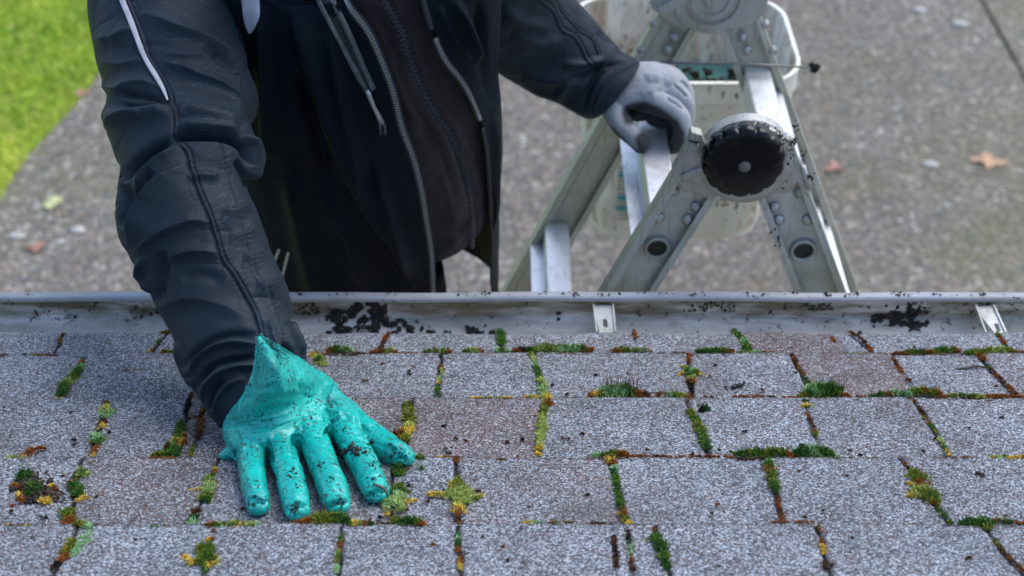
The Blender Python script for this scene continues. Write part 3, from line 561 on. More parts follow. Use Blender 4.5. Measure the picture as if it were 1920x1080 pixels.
CL = [
 ('long green and mint moss mat on the top seam below the left ladder leg', [(962, 664, 1000, 662, 7, 12, 'okd', .008), (995, 661, 1112, 663, 14, 9, 'glgvmgmgo', .012), (994, 668, 1001, 684, 6, 6, 'vl', .006)], (1000, 660, 1060, 662, 14, .02)),
 ('low olive moss cushion on the top shingle seam right of the long mat', [(1145, 664, 1220, 663, 4, 7, 'ovgvmo', .010)], None),
 ('green moss strip on the top seam at the foot of the slanted green joint', [(1305, 665, 1375, 664, 5, 7, 'dgggo', .009), (1375, 666, 1450, 667, 4, 4, 'mvlmoo', .005)], None),
 ('tall upright green tuft with thin brown stalks on the second seam below the knob', [(1103, 748, 1130, 747, 5, 12, 'oyv', .008), (1126, 744, 1192, 744, 15, 14, 'vmgmgg', .019), (1188, 747, 1216, 748, 12, 7, 'oob', .009)], (1128, 744, 1200, 746, 46, .034)),
 ('yellow and green star-shaped moss tuft alone on a shingle above the second seam', [(1284, 702, 1308, 706, 12, 15, 'vgmgv', .010), (1292, 706, 1297, 724, 13, 5, 'glo', .006), (1272, 709, 1288, 700, 2, 4, 'yl', .004), (1276, 692, 1292, 697, 2, 4, 'yl', .004), (1310, 706, 1321, 710, 3, 2, 'yy', .004)], None),
 ('short two-toned moss strip joining the second seam and a green slanted joint', [(1228, 749, 1285, 748, 6, 9, 'oomgvl', .009), (1280, 749, 1298, 752, 8, 7, 'voo', .008)], None),
 ('bushy dark green moss mound on the second seam right of the black knob', [(1498, 750, 1535, 745, 7, 16, 'vdm', .012), (1512, 743, 1580, 742, 17, 15, 'mggdgg', .018), (1504, 758, 1516, 760, 9, 4, 'dd', .006), (1576, 748, 1592, 750, 8, 4, 'oo', .006), (1512, 728, 1524, 738, 3, 8, 'ml', .005)], (1560, 740, 1580, 742, 22, .022)),
 ('long mixed moss band running along the second seam to the right edge', [(1592, 751, 1640, 750, 3, 4, 'oob', .005), (1632, 750, 1710, 746, 6, 9, 'dgomgm', .010), (1705, 744, 1765, 745, 12, 9, 'gvogvo', .014), (1760, 750, 1845, 750, 5, 7, 'ovvgvl', .007), (1842, 750, 1925, 751, 6, 5, 'oooo', .005), (1698, 754, 1716, 758, 6, 8, 'bo', .006)], None),
 ('olive and green moss band along the top seam at the right edge', [(1680, 668, 1760, 666, 5, 8, 'ovgdov', .008), (1752, 663, 1800, 665, 9, 7, 'gggo', .010), (1808, 669, 1850, 667, 7, 10, 'gvv', .009), (1845, 664, 1905, 665, 10, 9, 'vllvv', .010), (1900, 668, 1925, 668, 5, 4, 'oo', .005), (1832, 672, 1846, 680, 6, 9, 'oo', .008)], None),
 ('dark green moss cushion on the third seam, left one of the touching pair', [(1375, 860, 1432, 857, 6, 10, 'gdvgg', .012), (1430, 857, 1484, 861, 12, 9, 'vdvgo', .013)], (1390, 858, 1480, 860, 20, .016)),
 ('dark green moss cushion on the third seam, right one of the touching pair', [(1488, 857, 1560, 858, 13, 12, 'ddgmgdg', .014), (1556, 862, 1576, 864, 8, 4, 'gm', .006)], None),
 ('green moss with orange tip where the third seam meets a slanted joint', [(1108, 862, 1150, 860, 4, 7, 'mgg', .007), (1135, 859, 1180, 862, 9, 6, 'gvoo', .010), (1134, 866, 1152, 878, 7, 9, 'oyo', .009)], None),
 ('yellow-green leaf-shaped moss patch in the rightmost slanted joint of the lower course', [(1708, 889, 1732, 918, 9, 20, 'vvvo', .008), (1722, 920, 1758, 950, 22, 10, 'lvvgv', .010), (1700, 936, 1730, 938, 3, 9, 'yl', .006), (1699, 912, 1716, 920, 4, 8, 'yl', .005), (1728, 934, 1758, 954, 4, 3, 'yyo', .006)], None),
 ('yellow four-armed moss patch right of the turquoise glove', [(800, 934, 858, 936, 2, 8, 'yyll', .006), (858, 912, 866, 950, 9, 20, 'vvlll', .012), (858, 905, 856, 920, 7, 8, 'vv', .008), (866, 944, 908, 936, 11, 2, 'llvly', .006), (858, 950, 862, 972, 12, 5, 'ylyo', .008), (846, 908, 850, 930, 3, 5, 'yl', .005)], (850, 915, 875, 940, 16, .012)),
 ('pale lime moss tuft just below the turquoise index fingertip', [(722, 946, 756, 962, 16, 14, 'lmlml', .010), (748, 918, 744, 950, 10, 14, 'vgml', .010), (758, 950, 782, 944, 5, 2, 'yy', .005), (716, 950, 730, 946, 4, 4, 'yl', .005), (722, 972, 734, 968, 4, 4, 'yy', .004)], None),
 ('dark green moss wedge on the lowest seam beside the lime tuft', [(736, 982, 796, 992, 10, 6, 'vgddgo', .012), (742, 984, 762, 980, 10, 10, 'bg', .010)], None),
 ('round dark green moss ball between thumb and index fingertip of the turquoise glove', [(746, 878, 748, 898, 13, 9, 'gddg', .012), (756, 878, 768, 880, 7, 5, 'oo', .008)], None),
 ('brown-green moss ridge on the lowest seam under the middle finger of the turquoise glove', [(545, 990, 590, 987, 5, 9, 'ooo', .008), (582, 984, 655, 985, 12, 12, 'vvvgd', .016), (650, 989, 702, 990, 8, 5, 'gylod', .009)], (600, 975, 640, 980, 6, .03)),
 ('yellow-flecked green moss strip on the lowest seam left of the turquoise fingertips', [(386, 993, 490, 993, 6, 7, 'ogdlgyvlm', .009)], None),
 ('domed green moss cushion with yellow fringe at the bottom edge of the roof view', [(372, 1042, 400, 1036, 18, 18, 'vgvg', .012), (370, 1058, 404, 1056, 18, 15, 'vggv', .013), (380, 1076, 396, 1072, 12, 9, 'gvy', .008), (346, 1048, 362, 1066, 3, 4, 'yy', .005), (386, 1022, 402, 1018, 5, 5, 'yo', .006), (398, 1064, 412, 1058, 4, 4, 'yl', .005)], None),
 ('triangular green and rust moss mound left of the jacket sleeve on the third seam', [(270, 867, 350, 868, 3, 4, 'ooo', .005), (284, 862, 335, 862, 6, 9, 'gvgd', .011), (308, 850, 338, 852, 8, 12, 'bgd', .013)], None),
 ('yellow-rimmed moss tuft in the joint just left of the jacket cuff', [(322, 836, 350, 836, 9, 10, 'ygyo', .010), (340, 796, 338, 828, 5, 8, 'gdg', .008), (330, 820, 352, 824, 5, 5, 'oyo', .006)], None),
 ('green moss streak filling the far left joint of the second course', [(156, 684, 146, 704, 6, 9, 'omg', .008), (148, 700, 126, 726, 10, 8, 'gdvgl', .010), (126, 724, 112, 748, 9, 8, 'vdgd', .010)], None),
 ('mint and yellow moss patch in a joint above the muddy clump at left', [(200, 766, 196, 788, 9, 10, 'lylm', .007), (194, 770, 206, 786, 14, 13, 'mm', .004)], None),
 ('mint green lichen-like moss patch below the yellow one at left', [(176, 818, 184, 836, 12, 10, 'mmg', .005), (196, 792, 190, 812, 5, 5, 'by', .006)], None),
 ('straw-coloured moss scrap lying on the shingle near the left edge', [(8, 866, 52, 866, 3, 7, 'lvl', .006), (46, 864, 60, 848, 6, 5, 'oo', .006), (58, 850, 82, 846, 4, 4, 'oo', .006)], None),
 ('dark tuft with pale tips in the far left joint of the lower course', [(142, 896, 166, 898, 14, 13, 'dldl', .010)], None),
 ('solid dark green moss cushion in the left joint above the yellow sprig', [(138, 916, 150, 936, 12, 12, 'ddgd', .011), (144, 946, 168, 938, 3, 4, 'yyy', .006), (128, 912, 136, 912, 4, 4, 'oo', .006)], None),
 ('olive and mint moss streak crossing the lowest seam at the left', [(128, 958, 128, 990, 10, 9, 'vgvo', .008), (140, 990, 172, 998, 10, 9, 'vvm', .009), (170, 1002, 134, 1050, 12, 9, 'mmm', .003), (138, 1018, 116, 1058, 10, 4, 'vvo', .008)], None),
 ('yellow and green moss streak in the joint left of the turquoise little finger', [(404, 884, 400, 902, 4, 6, 'yog', .006), (396, 900, 384, 950, 9, 12, 'gllmlvd', .009), (355, 926, 384, 924, 2, 3, 'yy', .004), (370, 962, 366, 972, 9, 7, 'bb', .008), (364, 974, 360, 990, 10, 6, 'dm', .005)], None),
 ('dark green pointed moss streak in the lower joint right of centre', [(1226, 1012, 1240, 1040, 9, 9, 'ggd', .010), (1238, 1036, 1252, 1074, 8, 4, 'dgd', .008)], None),
 ('green moss strip with dark knot on the lowest seam at right', [(1800, 990, 1860, 987, 6, 9, 'dggd', .010), (1843, 990, 1852, 1002, 10, 7, 'dv', .010), (1858, 985, 1920, 990, 6, 3, 'ovdoo', .007)], None),
 ('green moss column in the joint straight below the small plant stub in the gutter', [(936, 623, 942, 652, 7, 6, 'gdgg', .009), (930, 662, 955, 664, 7, 6, 'mvgm', .008)], None),
 ('small green moss knob on the top seam between two rusty scraps', [(795, 665, 822, 664, 5, 6, 'vgv', .008), (824, 667, 846, 668, 8, 6, 'gvo', .011)], None),
 ('tiny green moss tuft on the top seam left of the green column', [(868, 666, 905, 664, 5, 6, 'gllo', .009)], None),
 ('green cushion on the top seam just right of the jacket cuff', [(612, 664, 662, 663, 8, 7, 'ogdmgm', .010), (594, 674, 606, 690, 8, 9, 'lgl', .009), (580, 673, 600, 668, 5, 5, 'yo', .007)], None),
 ('rusty orange moss with a green spot on the top seam', [(692, 667, 745, 665, 5, 6, 'ooblo', .008), (729, 628, 716, 652, 4, 2, 'oob', .006)], None),
 ('green moss in the slanted joint at the top of the roof below the ladder knob', [(1374, 624, 1390, 640, 5, 5, 'bgg', .007), (1388, 636, 1405, 664, 5, 6, 'gmgg', .008)], None),
 ('small moss strip beside the jacket sleeve at the top seam', [(300, 668, 338, 666, 4, 6, 'ovgvo', .008)], None),
 ('small green tuft at the roof edge touching the jacket sleeve', [(300, 631, 322, 629, 5, 5, 'ogdo', .007), (302, 644, 294, 648, 4, 4, 'gg', .005)], None),
 ('yellow-green moss column running down the joint left of centre', [(1001, 684, 1012, 714, 4, 5, 'mgdg', .007), (1014, 714, 1022, 758, 6, 8, 'llmll', .008), (980, 750, 1012, 750, 2, 4, 'yly', .004), (1026, 745, 1030, 768, 5, 5, 'yo', .007), (1021, 762, 1012, 826, 6, 7, 'vvvlll', .007), (1014, 826, 1010, 850, 6, 5, 'lly', .006), (1009, 856, 1010, 862, 6, 6, 'yy', .007)], None),
 ('green moss streak in the slanted joint below the short two-toned strip', [(1292, 776, 1306, 798, 7, 7, 'vvg', .008), (1304, 796, 1328, 848, 7, 6, 'vvggd', .008)], None),
 ('dark moss crumb with soil beside the slanted green joint of the third course', [(1311, 777, 1330, 774, 6, 8, 'kdd', .010)], None),
 ('yellow-brown moss column in the joint above the thumb tip of the turquoise glove', [(768, 762, 762, 774, 8, 6, 'bvg', .009), (764, 772, 770, 800, 9, 10, 'vvvv', .010), (738, 818, 760, 822, 7, 8, 'oob', .009), (770, 800, 760, 832, 9, 7, 'lyyv', .009)], None),
 ('small green tuft touching the thumb tip of the turquoise glove', [(780, 866, 796, 868, 6, 7, 'ggv', .008), (788, 884, 792, 888, 5, 5, 'gg', .006)], None),
 ('green moss column hanging under the third seam at centre right', [(1441, 870, 1444, 890, 7, 8, 'mgo', .007), (1444, 888, 1456, 930, 9, 5, 'vgvgd', .009)], None),
 ('green moss joint streak under the orange-tipped clump', [(1150, 880, 1158, 930, 4, 6, 'mdggd', .007), (1158, 930, 1172, 985, 5, 4, 'ggdov', .006), (1155, 970, 1162, 972, 5, 5, 'yy', .005), (1176, 985, 1184, 990, 5, 4, 'yy', .005)], None),
 ('yellow and green moss strip on the third seam at the right edge', [(1855, 866, 1890, 864, 4, 6, 'ylmg', .006), (1885, 868, 1925, 864, 5, 5, 'yyyo', .006)], None),
 ('yellow tuft below the bushy mound on the second seam', [(1500, 769, 1524, 768, 5, 6, 'yyl', .007), (1512, 780, 1521, 800, 2, 2, 'ob', .004), (1524, 802, 1530, 824, 3, 3, 'bov', .005)], None),
]
for lab, segs, st in CL: clump('moss_clump', lab, segs, st)
# thin moss creeping along the seams and joints: nobody could count it
thin = []
def run(x0, y0, x1, y1, cs, w_=3, h_=.004): thin.append((x0, y0, x1, y1, w_ * .78, w_ * .78, cs, h_ * .8))
for a in ((660, 668, 690, 668, 'b'), (745, 668, 790, 669, 'obo'), (905, 669, 960, 669, 'ob'), (1225, 668, 1250, 668, 'b'), (1258, 668, 1290, 667, 'bo'), (1284, 668, 1300, 672, 'o'), (1455, 669, 1500, 669, 'o'), (1502, 668, 1560, 669, 'oyvo'), (1566, 669, 1640, 669, 'olvoo'), (1640, 669, 1690, 668, 'oyo'),
          (880, 751, 960, 751, 'yoly'), (1060, 756, 1082, 752, 'bo'), (985, 752, 1010, 754, 'oy'), (1372, 749, 1452, 749, 'oooob'), (1456, 751, 1496, 751, 'oo'), (1315, 751, 1345, 751, 'o'), (1205, 750, 1226, 751, 'o'), (1180, 861, 1260, 862, 'ooobo'), (1265, 862, 1375, 863, 'ooboo'), (1600, 866, 1730, 867, 'ovooo'), (1748, 866, 1832, 865, 'oboo'), (1575, 866, 1600, 867, 'b'),
          (800, 865, 862, 863, 'oyoo'), (850, 866, 862, 874, 'o'), (120, 992, 200, 993, 'b'), (2, 993, 70, 992, 'yobyo'), (248, 995, 340, 994, 'ogvgoo'), (980, 986, 1016, 985, 'ylm'), (1028, 987, 1074, 986, 'ogdo'), (1100, 988, 1150, 989, 'b'), (1444, 987, 1490, 986, 'oo'), (1488, 986, 1530, 986, 'ooo'), (1530, 988, 1544, 1006, 'o'), (1672, 991, 1724, 991, 'ovlvo'), (1900, 989, 1925, 990, 'oo'), (80, 755, 130, 752, 'oyo'), (70, 672, 110, 672, 'ob'), (0, 672, 16, 670, 'bo'), (700, 990, 740, 988, 'b'), (545, 868, 560, 866, 'o'), (470, 668, 500, 668, 'o')): run(*a[:4], a[4], 3.2, .004)
for a in ((121, 630, 112, 648, 'bo'), (284, 660, 279, 668, 'oy'), (1187, 624, 1192, 640, 'oo'), (1558, 636, 1565, 648, 'o'), (1588, 626, 1612, 636, 'ob'), (1612, 638, 1636, 664, 'bbo'), (1868, 628, 1884, 650, 'voo'), (1486, 674, 1494, 686, 'ob'), (1494, 688, 1506, 708, 'ooo'), (1508, 712, 1522, 732, 'ddg'), (1672, 676, 1692, 704, 'oboo'), (1700, 716, 1706, 722, 'bb'), (1848, 690, 1866, 704, 'dgb'), (1866, 706, 1908, 748, 'obboob'), (826, 690, 830, 706, 'ol'), (828, 710, 820, 724, 'lmy'), (820, 728, 820, 746, 'ggd'), (1292, 672, 1292, 684, 'o'), (1296, 724, 1296, 752, 'k'),
          (176, 868, 168, 880, 'b'), (182, 842, 172, 866, 'ooy'), (360, 742, 348, 778, 'bkk'), (380, 770, 376, 790, 'ob'), (352, 790, 378, 786, 'boo'), (378, 790, 372, 830, 'oob'), (362, 838, 358, 862, 'vgv'), (1720, 768, 1736, 790, 'bb'), (1728, 784, 1760, 820, 'vovdv'), (1760, 826, 1780, 860, 'llgy'), (1696, 874, 1704, 886, 'ob'), (1756, 956, 1784, 988, 'ggdg'), (1456, 936, 1466, 985, 'bobo'), (858, 970, 860, 992, 'obo'), (858, 1006, 858, 1030, 'dmd'), (858, 1032, 864, 1075, 'oboy'), (640, 1012, 638, 1030, 'gvo'), (636, 1034, 632, 1060, 'olgv'), (632, 1066, 630, 1080, 'm'), (1178, 1000, 1186, 1075, 'bkmob'), (1150, 1010, 1156, 1070, 'bkb'), (1538, 1016, 1545, 1045, 'oy'), (1546, 1060, 1548, 1075, 'b'), (1862, 1016, 1880, 1042, 'vvb'), (1880, 1042, 1918, 1078, 'bobbo'), (108, 1060, 98, 1076, 'kk'), (402, 1000, 398, 1008, 'o'), (200, 758, 204, 764, 'o'), (716, 652, 712, 664, 'b'), (1226, 996, 1228, 1008, 'ob')): run(*a[:4], a[4], 4.2, .005)
for yy_ in (669, 752, 866, 991):
    xx_ = -10
    while xx_ < 1930:
        l_ = random.uniform(14, 60)
        if random.random() < .5: run(xx_, yy_ + 1.5, xx_ + l_, yy_ + 1.5, random.choice(('bob', 'bbb', 'bb', 'obo', 'bvb', 'bvo', 'bkb')), random.uniform(1.5, 2.8), .0032)
        xx_ += l_ + random.uniform(0, 16)
for _ in range(150):   # crumbs
    px_, py_ = random.uniform(0, 1920), random.uniform(640, 1078); thin.append((px_, py_, px_ + random.uniform(3, 9), py_ + random.uniform(-2, 2), 1.2, 2.0, random.choice('bbbbokk'), .002))
V, Fc, c = moss_segments(thin)
tag(mesh('creeping_moss', V, Fc, M['moss'], smooth=False, cols={'Col': c}), 'thin rusty moss creeping along the shingle seams and joints', 'moss', kind='stuff')
# soil clod at the left with moss pads
pts, rad = [], []
for _ in range(240):
    a = random.random() * 6.28; rr = random.random() ** .6; px_, py_ = 62 + 42 * rr * math.cos(a), 915 + 32 * rr * math.sin(a); pts.append(H(px_, py_, .002 + .010 * (1 - rr) * random.random())); rad.append(random.uniform(.0012, .004))
for _ in range(40): pts.append(H(random.uniform(95, 122), random.uniform(922, 944), .002)); rad.append(random.uniform(.001, .0028))
V, Fc = lumps(pts, rad, seed=9); clod = thing('mossy_clod', 'crumbly brown clod of soil and moss lying on the shingle at far left', 'moss', tuple(H(62, 918)))
mesh('soil', V, Fc, M['debris'], clod)
V, Fc, c = moss_segments([(36, 904, 60, 902, 16, 14, 'dgd', .016), (52, 932, 78, 930, 16, 15, 'dgdd', .018), (34, 930, 42, 950, 3, 4, 'yo', .008), (74, 948, 98, 948, 4, 4, 'yyy', .010), (20, 918, 44, 922, 4, 6, 'oo', .008), (94, 918, 108, 926, 4, 4, 'yoo', .008)]); mesh('moss', V, Fc, M['moss'], clod, smooth=False, cols={'Col': c})
def twig(P_, r, label, m_='twig'):
    mb = MB(); mb.tube([H(*p) for p in P_], r, 6); tag(mb.build('twig', M[m_], smooth=True), label, 'twig', 'twigs lying on the shingles')
twig([(1792, 692, .003), (1812, 690, .004), (1828, 686, .006), (1848, 688, .004)], [.0008, .0016, .002, .001], 'dark bent twig lying on the second course at right')
twig([(1460, 868, .003), (1480, 866, .0035), (1505, 868, .003)], [.001, .0013, .0008], 'thin brown twig along the third seam between the dark green cushions')
twig([(1212, 737, .008), (1240, 736, .009), (1262, 737, .008)], [.0008, .001, .0006], 'fine dark twig resting above the second seam right of the tall tuft')
twig([(1876, 880, .002), (1886, 884, .003), (1896, 887, .002)], [.001, .0014, .0008], 'pale little twig on the lower course near the right edge', 'pebble')
twig([(700, 908, .036), (712, 912, .036), (722, 917, .034), (728, 932, .028)], [.001, .0016, .0014, .001], 'short black twig stuck to the turquoise index finger')
def crumb(px_, py_, n_, spr, r, label, m_):
    pts = [H(px_ + random.gauss(0, spr), py_ + random.gauss(0, spr * .5), .001 + random.random() * r) for _ in range(n_)]; V, Fc = lumps(pts, [random.uniform(.3, 1) * r for _ in pts], seed=n_)
    tag(mesh('crumb', V, Fc, M[m_]), label, 'debris', 'crumbs of debris on the shingles')
crumb(1386, 724, 22, 8, .0030, 'dark muck crumb on the second course left of a slanted joint', 'muck'); crumb(1838, 892, 16, 5, .0032, 'pale brown crumb on the lower course near the right edge', 'debris'); crumb(130, 775, 8, 3, .003, 'tiny black crumb standing on the third course at left', 'muck')
crumb(834, 842, 12, 8, .002, 'faint black smear of muck right of the turquoise thumb', 'muck'); crumb(80, 970, 5, 4, .0026, 'dark flat chip on the shingle below the soil clod', 'muck')
twig([(600, 985, .004), (606, 955, .012), (613, 925, .03)], [.0005, .0005, .0003], 'thin red moss stalk rising by the turquoise middle fingertip', 'twig')

# ================================================================== LADDER
lad = thing('folding_ladder', 'weathered aluminium folding ladder standing open, with black hinge knob', 'ladder', (.3, .47, GT))
YN, YF = .247, .70
dL = np.array([-.434, 0, -1.0]); dL /= np.linalg.norm(dL); dR = np.array([.430, 0, -1.0]); dR /= np.linalg.norm(dR)
def rail(cx, cz, d, y, z_end, m_, ztop, hw=.036):
    top = np.array([cx, y, cz]) + d * ((ztop - cz) / d[2]); bot = np.array([cx, y, cz]) + d * ((z_end - cz) / d[2])
    sdv = np.array([-d[2], 0, d[0]]); sdv /= np.linalg.norm(sdv); mb = MB(); Y = np.array([0, 1.0, 0])
    mb.bar(top, bot, sdv * (hw - .004), Y * .0018)
    for s_ in (-1, 1): mb.bar(top + sdv * s_ * (hw - .002), bot + sdv * s_ * (hw - .002), sdv * .002, Y * .0135)
    for s_ in (-1, 1):
        for yy_ in (-1, 1): mb.bar(top + sdv * s_ * (hw - .0075) + Y * yy_ * .0120, bot + sdv * s_ * (hw - .0075) + Y * yy_ * .0120, sdv * .0035, Y * .0014)
    for s_ in ((-.45, .45) if y == YF else ()): mb.bar(top + sdv * s_ * hw, bot + sdv * s_ * hw, sdv * .0012, Y * .0030)
    o = mb.build('rail', m_, lad, bevel=.0007, seg=2); return o, bot
feet = []
for (cx, cz, d, y, m_, zt) in ((.237, .017, dL, YN, 'rail', .075), (.394, .040, dR, YN, 'rail', .085), (.237, .017, dL, YF, 'rail_far', .110), (.394, .040, dR, YF, 'rail_far', .110)):
    if y == YF: cx += .006 if d is dL else .004
    o, b = rail(cx, cz, d, y, GT + .03, M[m_], zt); feet.append(b)
for b in feet:
    mb = MB(); mb.box((b[0] - .045, b[1] - .02, GT), (b[0] + .045, b[1] + .02, GT + .05)); mb.build('foot', M['sole'], lad, bevel=.006)
def rung(cx, cz, d, z):
    x_ = cx + d[0] / d[2] * (z - cz); mb = MB(); w_ = .0225
    pr = [(-.020, .012), (.020, .012), (.022, .009), (.020, -.038), (-.048, -.038), (-.048, -.033), (-.024, -.033), (-.022, .009)]
    if d is dR: pr = [(-a_, b_) for a_, b_ in pr][::-1]
    mb.prism([(x_ + a, YN + .004, z + b) for a, b in pr], [(x_ + a, YF - .004, z + b) for a, b in pr]); mb.build('rung', M['rung'], lad, bevel=.0012)
for k_ in range(8):
    zz = -.012 - .305 * .925 * k_
    if zz < GT + .2: break
    rung(.237, .017, dL, zz - (.045 if k_ else 0)); rung(.394, .040, dR, zz)
def pp(pts, y): return [(lambda q: (q[0], q[2]))(PY(a, b, y)) for a, b in pts]
def rivet(px_, py_, y, r=.0068, par=None):
    c_ = PY(px_, py_, y); mb = MB(); mb.revY(c_, [(0.0001, -.0045), (r * .55, -.0040), (r * .9, -.0022), (r, 0), (r * 1.25, .0003), (r * 1.25, .002)], 16); mb.build('rivet', M['rivet'], lad, smooth=True)
for a in ((1263, 359), (1305, 389), (1235, 410), (1290, 413), (1500, 363), (1452, 390), (1460, 414), (1515, 414)): rivet(*a, YN - .006)
for a in ((1227, 45), (1264, 72), (1202, 94), (1252, 95), (1435, 47), (1392, 72), (1401, 96), (1449, 96)): rivet(*a, YF - .012)
# socket ends; a black disc paints the shade inside each hole
for a in ((1232, 464), (1506, 469)):
    c_ = PY(*a, YN - .004); mb = MB(); mb.revY(c_, [(.0200, 0.0), (.0195, -.004), (.0165, -.0055), (.0150, -.004), (.0142, .0), (.0142, .03)], 36); mb.build('socket_ring', M['plate'], lad, smooth=True)
    mb = MB(); mb.revY(c_, [(.0145, -.0008), (.0001, -.0006)], 36); mb.build('socket_shade_disc', M['muck'], lad)
# near hinge
yh = YN - .014
mb = MB(); mb.polyY(pp([(1296, 250), (1318, 256), (1330, 285), (1345, 335), (1336, 368), (1332, 374), (1300, 356), (1286, 362), (1277, 348), (1262, 330), (1259, 318), (1275, 290)], yh), yh - .004, YN - .0025)
mb.build('hinge_plate', M['plate'], lad, bevel=.0025)
mb = MB(); mb.polyY(pp([(1276, 331), (1320, 312), (1326, 324), (1280, 345)], yh - .009), yh - .009, yh - .003); mb.polyY(pp([(1292, 268), (1312, 272), (1310, 292), (1288, 292)], yh - .009), yh - .009, yh - .003); mb.polyY(pp([(1296, 248), (1318, 254), (1316, 268), (1292, 263)], yh - .012), yh - .012, yh + .006)
mb.build('lock_tab', M['plate'], lad, bevel=.002)
mb = MB(); mb.polyY(pp([(1450, 262), (1478, 252), (1486, 262), (1497, 295), (1512, 318), (1520, 352), (1514, 368), (1495, 340), (1484, 352), (1470, 362), (1452, 356), (1428, 374), (1426, 350)], yh + .002), yh - .002, YN - .0030)
mb.build('hinge_plate', M['plate'], lad, bevel=.0025)
mb = MB(); q0 = PY(1505, 312, yh - .004); q1 = PY(1516, 352, yh - .004); mb.tube([q0, (q0 + q1) / 2, q1], .0045, 10); mb.build('lock_pin', M['plate'], lad, smooth=True); mb = MB(); q0 = PY(1470, 262, yh - .006); q1 = PY(1486, 262, yh + .008); mb.tube([q0, q1], .004, 8); mb.build('lock_pin', M['plate'], lad, smooth=True)
cN = PY(1396, 293, YN)
mb = MB(); mb.revY(np.array([cN[0], YN, cN[2]]), [(.001, -.030), (.048, -.030), (.0615, -.026), (.0645, -.021), (.0645, -.014), (.061, -.012), (.061, -.008), (.0635, -.006), (.0635, .012), (.058, .016), (.001, .016)], 64); mb.build('hinge_disc', M['plate'], lad, smooth=True); auto(bpy.data.objects[mb and 'hinge_disc'], 50)
kc = PY(1396, 312, YN - .058)
mb = MB(); mb.revY(kc, [(.001, -.0005), (.036, 0.0), (.046, .0008), (.0520, .003), (.0550, .008), (.0560, .014), (.0560, .024), (.050, .029), (.001, .029)], 168, 14, .0055); o = mb.build('knob', M['knob'], lad, smooth=True)
mb = MB(); mb.revY(kc, [(.0001, -.0065), (.004, -.006), (.0075, -.0035), (.0085, 0), (.0085, .002)], 24); mb.build('knob_pin', M['pin'], lad, smooth=True)
mb = MB(); mb.revY(np.array([kc[0], kc[1], kc[2]]), [(.040, .028), (.040, .040), (.001, .040)], 32); mb.build('knob_collar', M['muck'], lad)
# far hinge
mb = MB(); mb.polyY(pp([(1220, 0), (1222, 18), (1232, 23), (1240, 33), (1255, 45), (1287, 60), (1297, 46), (1315, 42), (1365, 42), (1370, 57), (1380, 55), (1397, 45), (1410, 47), (1418, 37), (1440, 19), (1440, 0), (1440, -60), (1395, -115), (1290, -115), (1240, -60)], YF - .02), YF - .022, YF - .004)
mb.build('hinge_plate', M['plate'], lad, bevel=.003)
cF = PY(1334, -4, YF - .02)
mb = MB(); mb.revY(np.array([cF[0], YF - .02, cF[2]]), [(.001, -.010), (.012, -.010), (.014, -.006), (.026, -.006), (.0275, -.010), (.034, -.010), (.0355, -.004), (.044, -.004), (.0455, -.0085), (.061, -.0085), (.0635, 0), (.0635, .03), (.001, .03)], 64); mb.build('hinge_disc', M['plate'], lad, smooth=True); auto([o for o in bpy.data.objects if o.name.startswith('hinge_disc')][-1], 50)
mb = MB(); mb.polyY(pp([(1232, 16), (1290, -14), (1296, 0), (1238, 32)], YF - .03), YF - .030, YF - .02); mb.build('lock_tab', M['plate'], lad, bevel=.002)
# muck flecks on the hinge
pts, rad = [], []
for _ in range(420):
    a = random.gauss(.1, .75); rr = .0655 - .018 * random.random() ** 1.6; yy_ = YN - random.uniform(.012, .032); pts.append(np.array([cN[0] + rr * math.sin(a), yy_, cN[2] + rr * math.cos(a) + .0005])); rad.append(random.uniform(.0007, .0024))
for (px_, py_, n_, sp_) in ((1507, 290, 12, 5), (1518, 330, 12, 4), (1490, 262, 14, 4), (1492, 235, 8, 4), (1460, 455, 8, 3), (1450, 430, 6, 5), (1300, 262, 12, 7)):
    for _ in range(n_): pts.append(PY(px_ + random.gauss(0, sp_), py_ + random.gauss(0, sp_ * 1.6), YN - .022)); rad.append(random.uniform(.0007, .0025))
V, Fc = lumps(pts, rad, seed=12); tag(mesh('hinge_muck', V, Fc, M['muck'], lad), kind='stuff')

# ================================================================== BUCKET
bz = PY(1340, 157, .80)[2]; by0 = .80; xc = (PY(1085, 157, .8)[0] + PY(1520, 157, .8)[0]) / 2 - .004; hw = (PY(1520, 157, .8)[0] - PY(1085, 157, .8)[0]) / 2
by1 = by0 + .345; yc = (by0 + by1) / 2; hd = (by1 - by0) / 2; BH = .375
bucket = thing('bucket', 'stained off-white plastic bucket with wire handle hanging behind the ladder', 'bucket', (xc, yc, bz - BH))
def ring(hx, hy, z, r=.09, k=12):
    P = []
    for (sx_, sy_, a0) in ((1, 1, 0), (-1, 1, 90), (-1, -1, 180), (1, -1, 270)):
        for j in range(k + 1):
            a = R_(a0 + 90 * j / k); P.append((xc + sx_ * (hx - r) + r * math.cos(a), yc + sy_ * (hy - r) + r * math.sin(a), z))
    return P
levels = [(hw * .50, hd * .5, bz - BH + .001, .03, 0), (hw * .78, hd * .78, bz - BH, .06, 0), (hw * .83, hd * .83, bz - BH + .012, .09, 0), (hw * .945, hd * .93, bz - .085, .09, 0), (hw * .945, hd * .93, bz - .084, .09, 0), (hw * .965, hd * .955, bz - .080, .09, 0), (hw * .965, hd * .955, bz - .05, .09, 0), (hw * .985, hd * .98, bz - .046, .09, 0), (hw * .985, hd * .98, bz - .006, .09, 0), (hw, hd, bz - .004, .095, 0), (hw, hd, bz, .095, 0), (hw * .965, hd * .95, bz, .088, .3), (hw * .95, hd * .93, bz - .01, .066, 1), (hw * .80, hd * .80, bz - BH + .02, .06, 1), (hw * .4, hd * .4, bz - BH + .02, .03, 1)]
V = []; ins = []
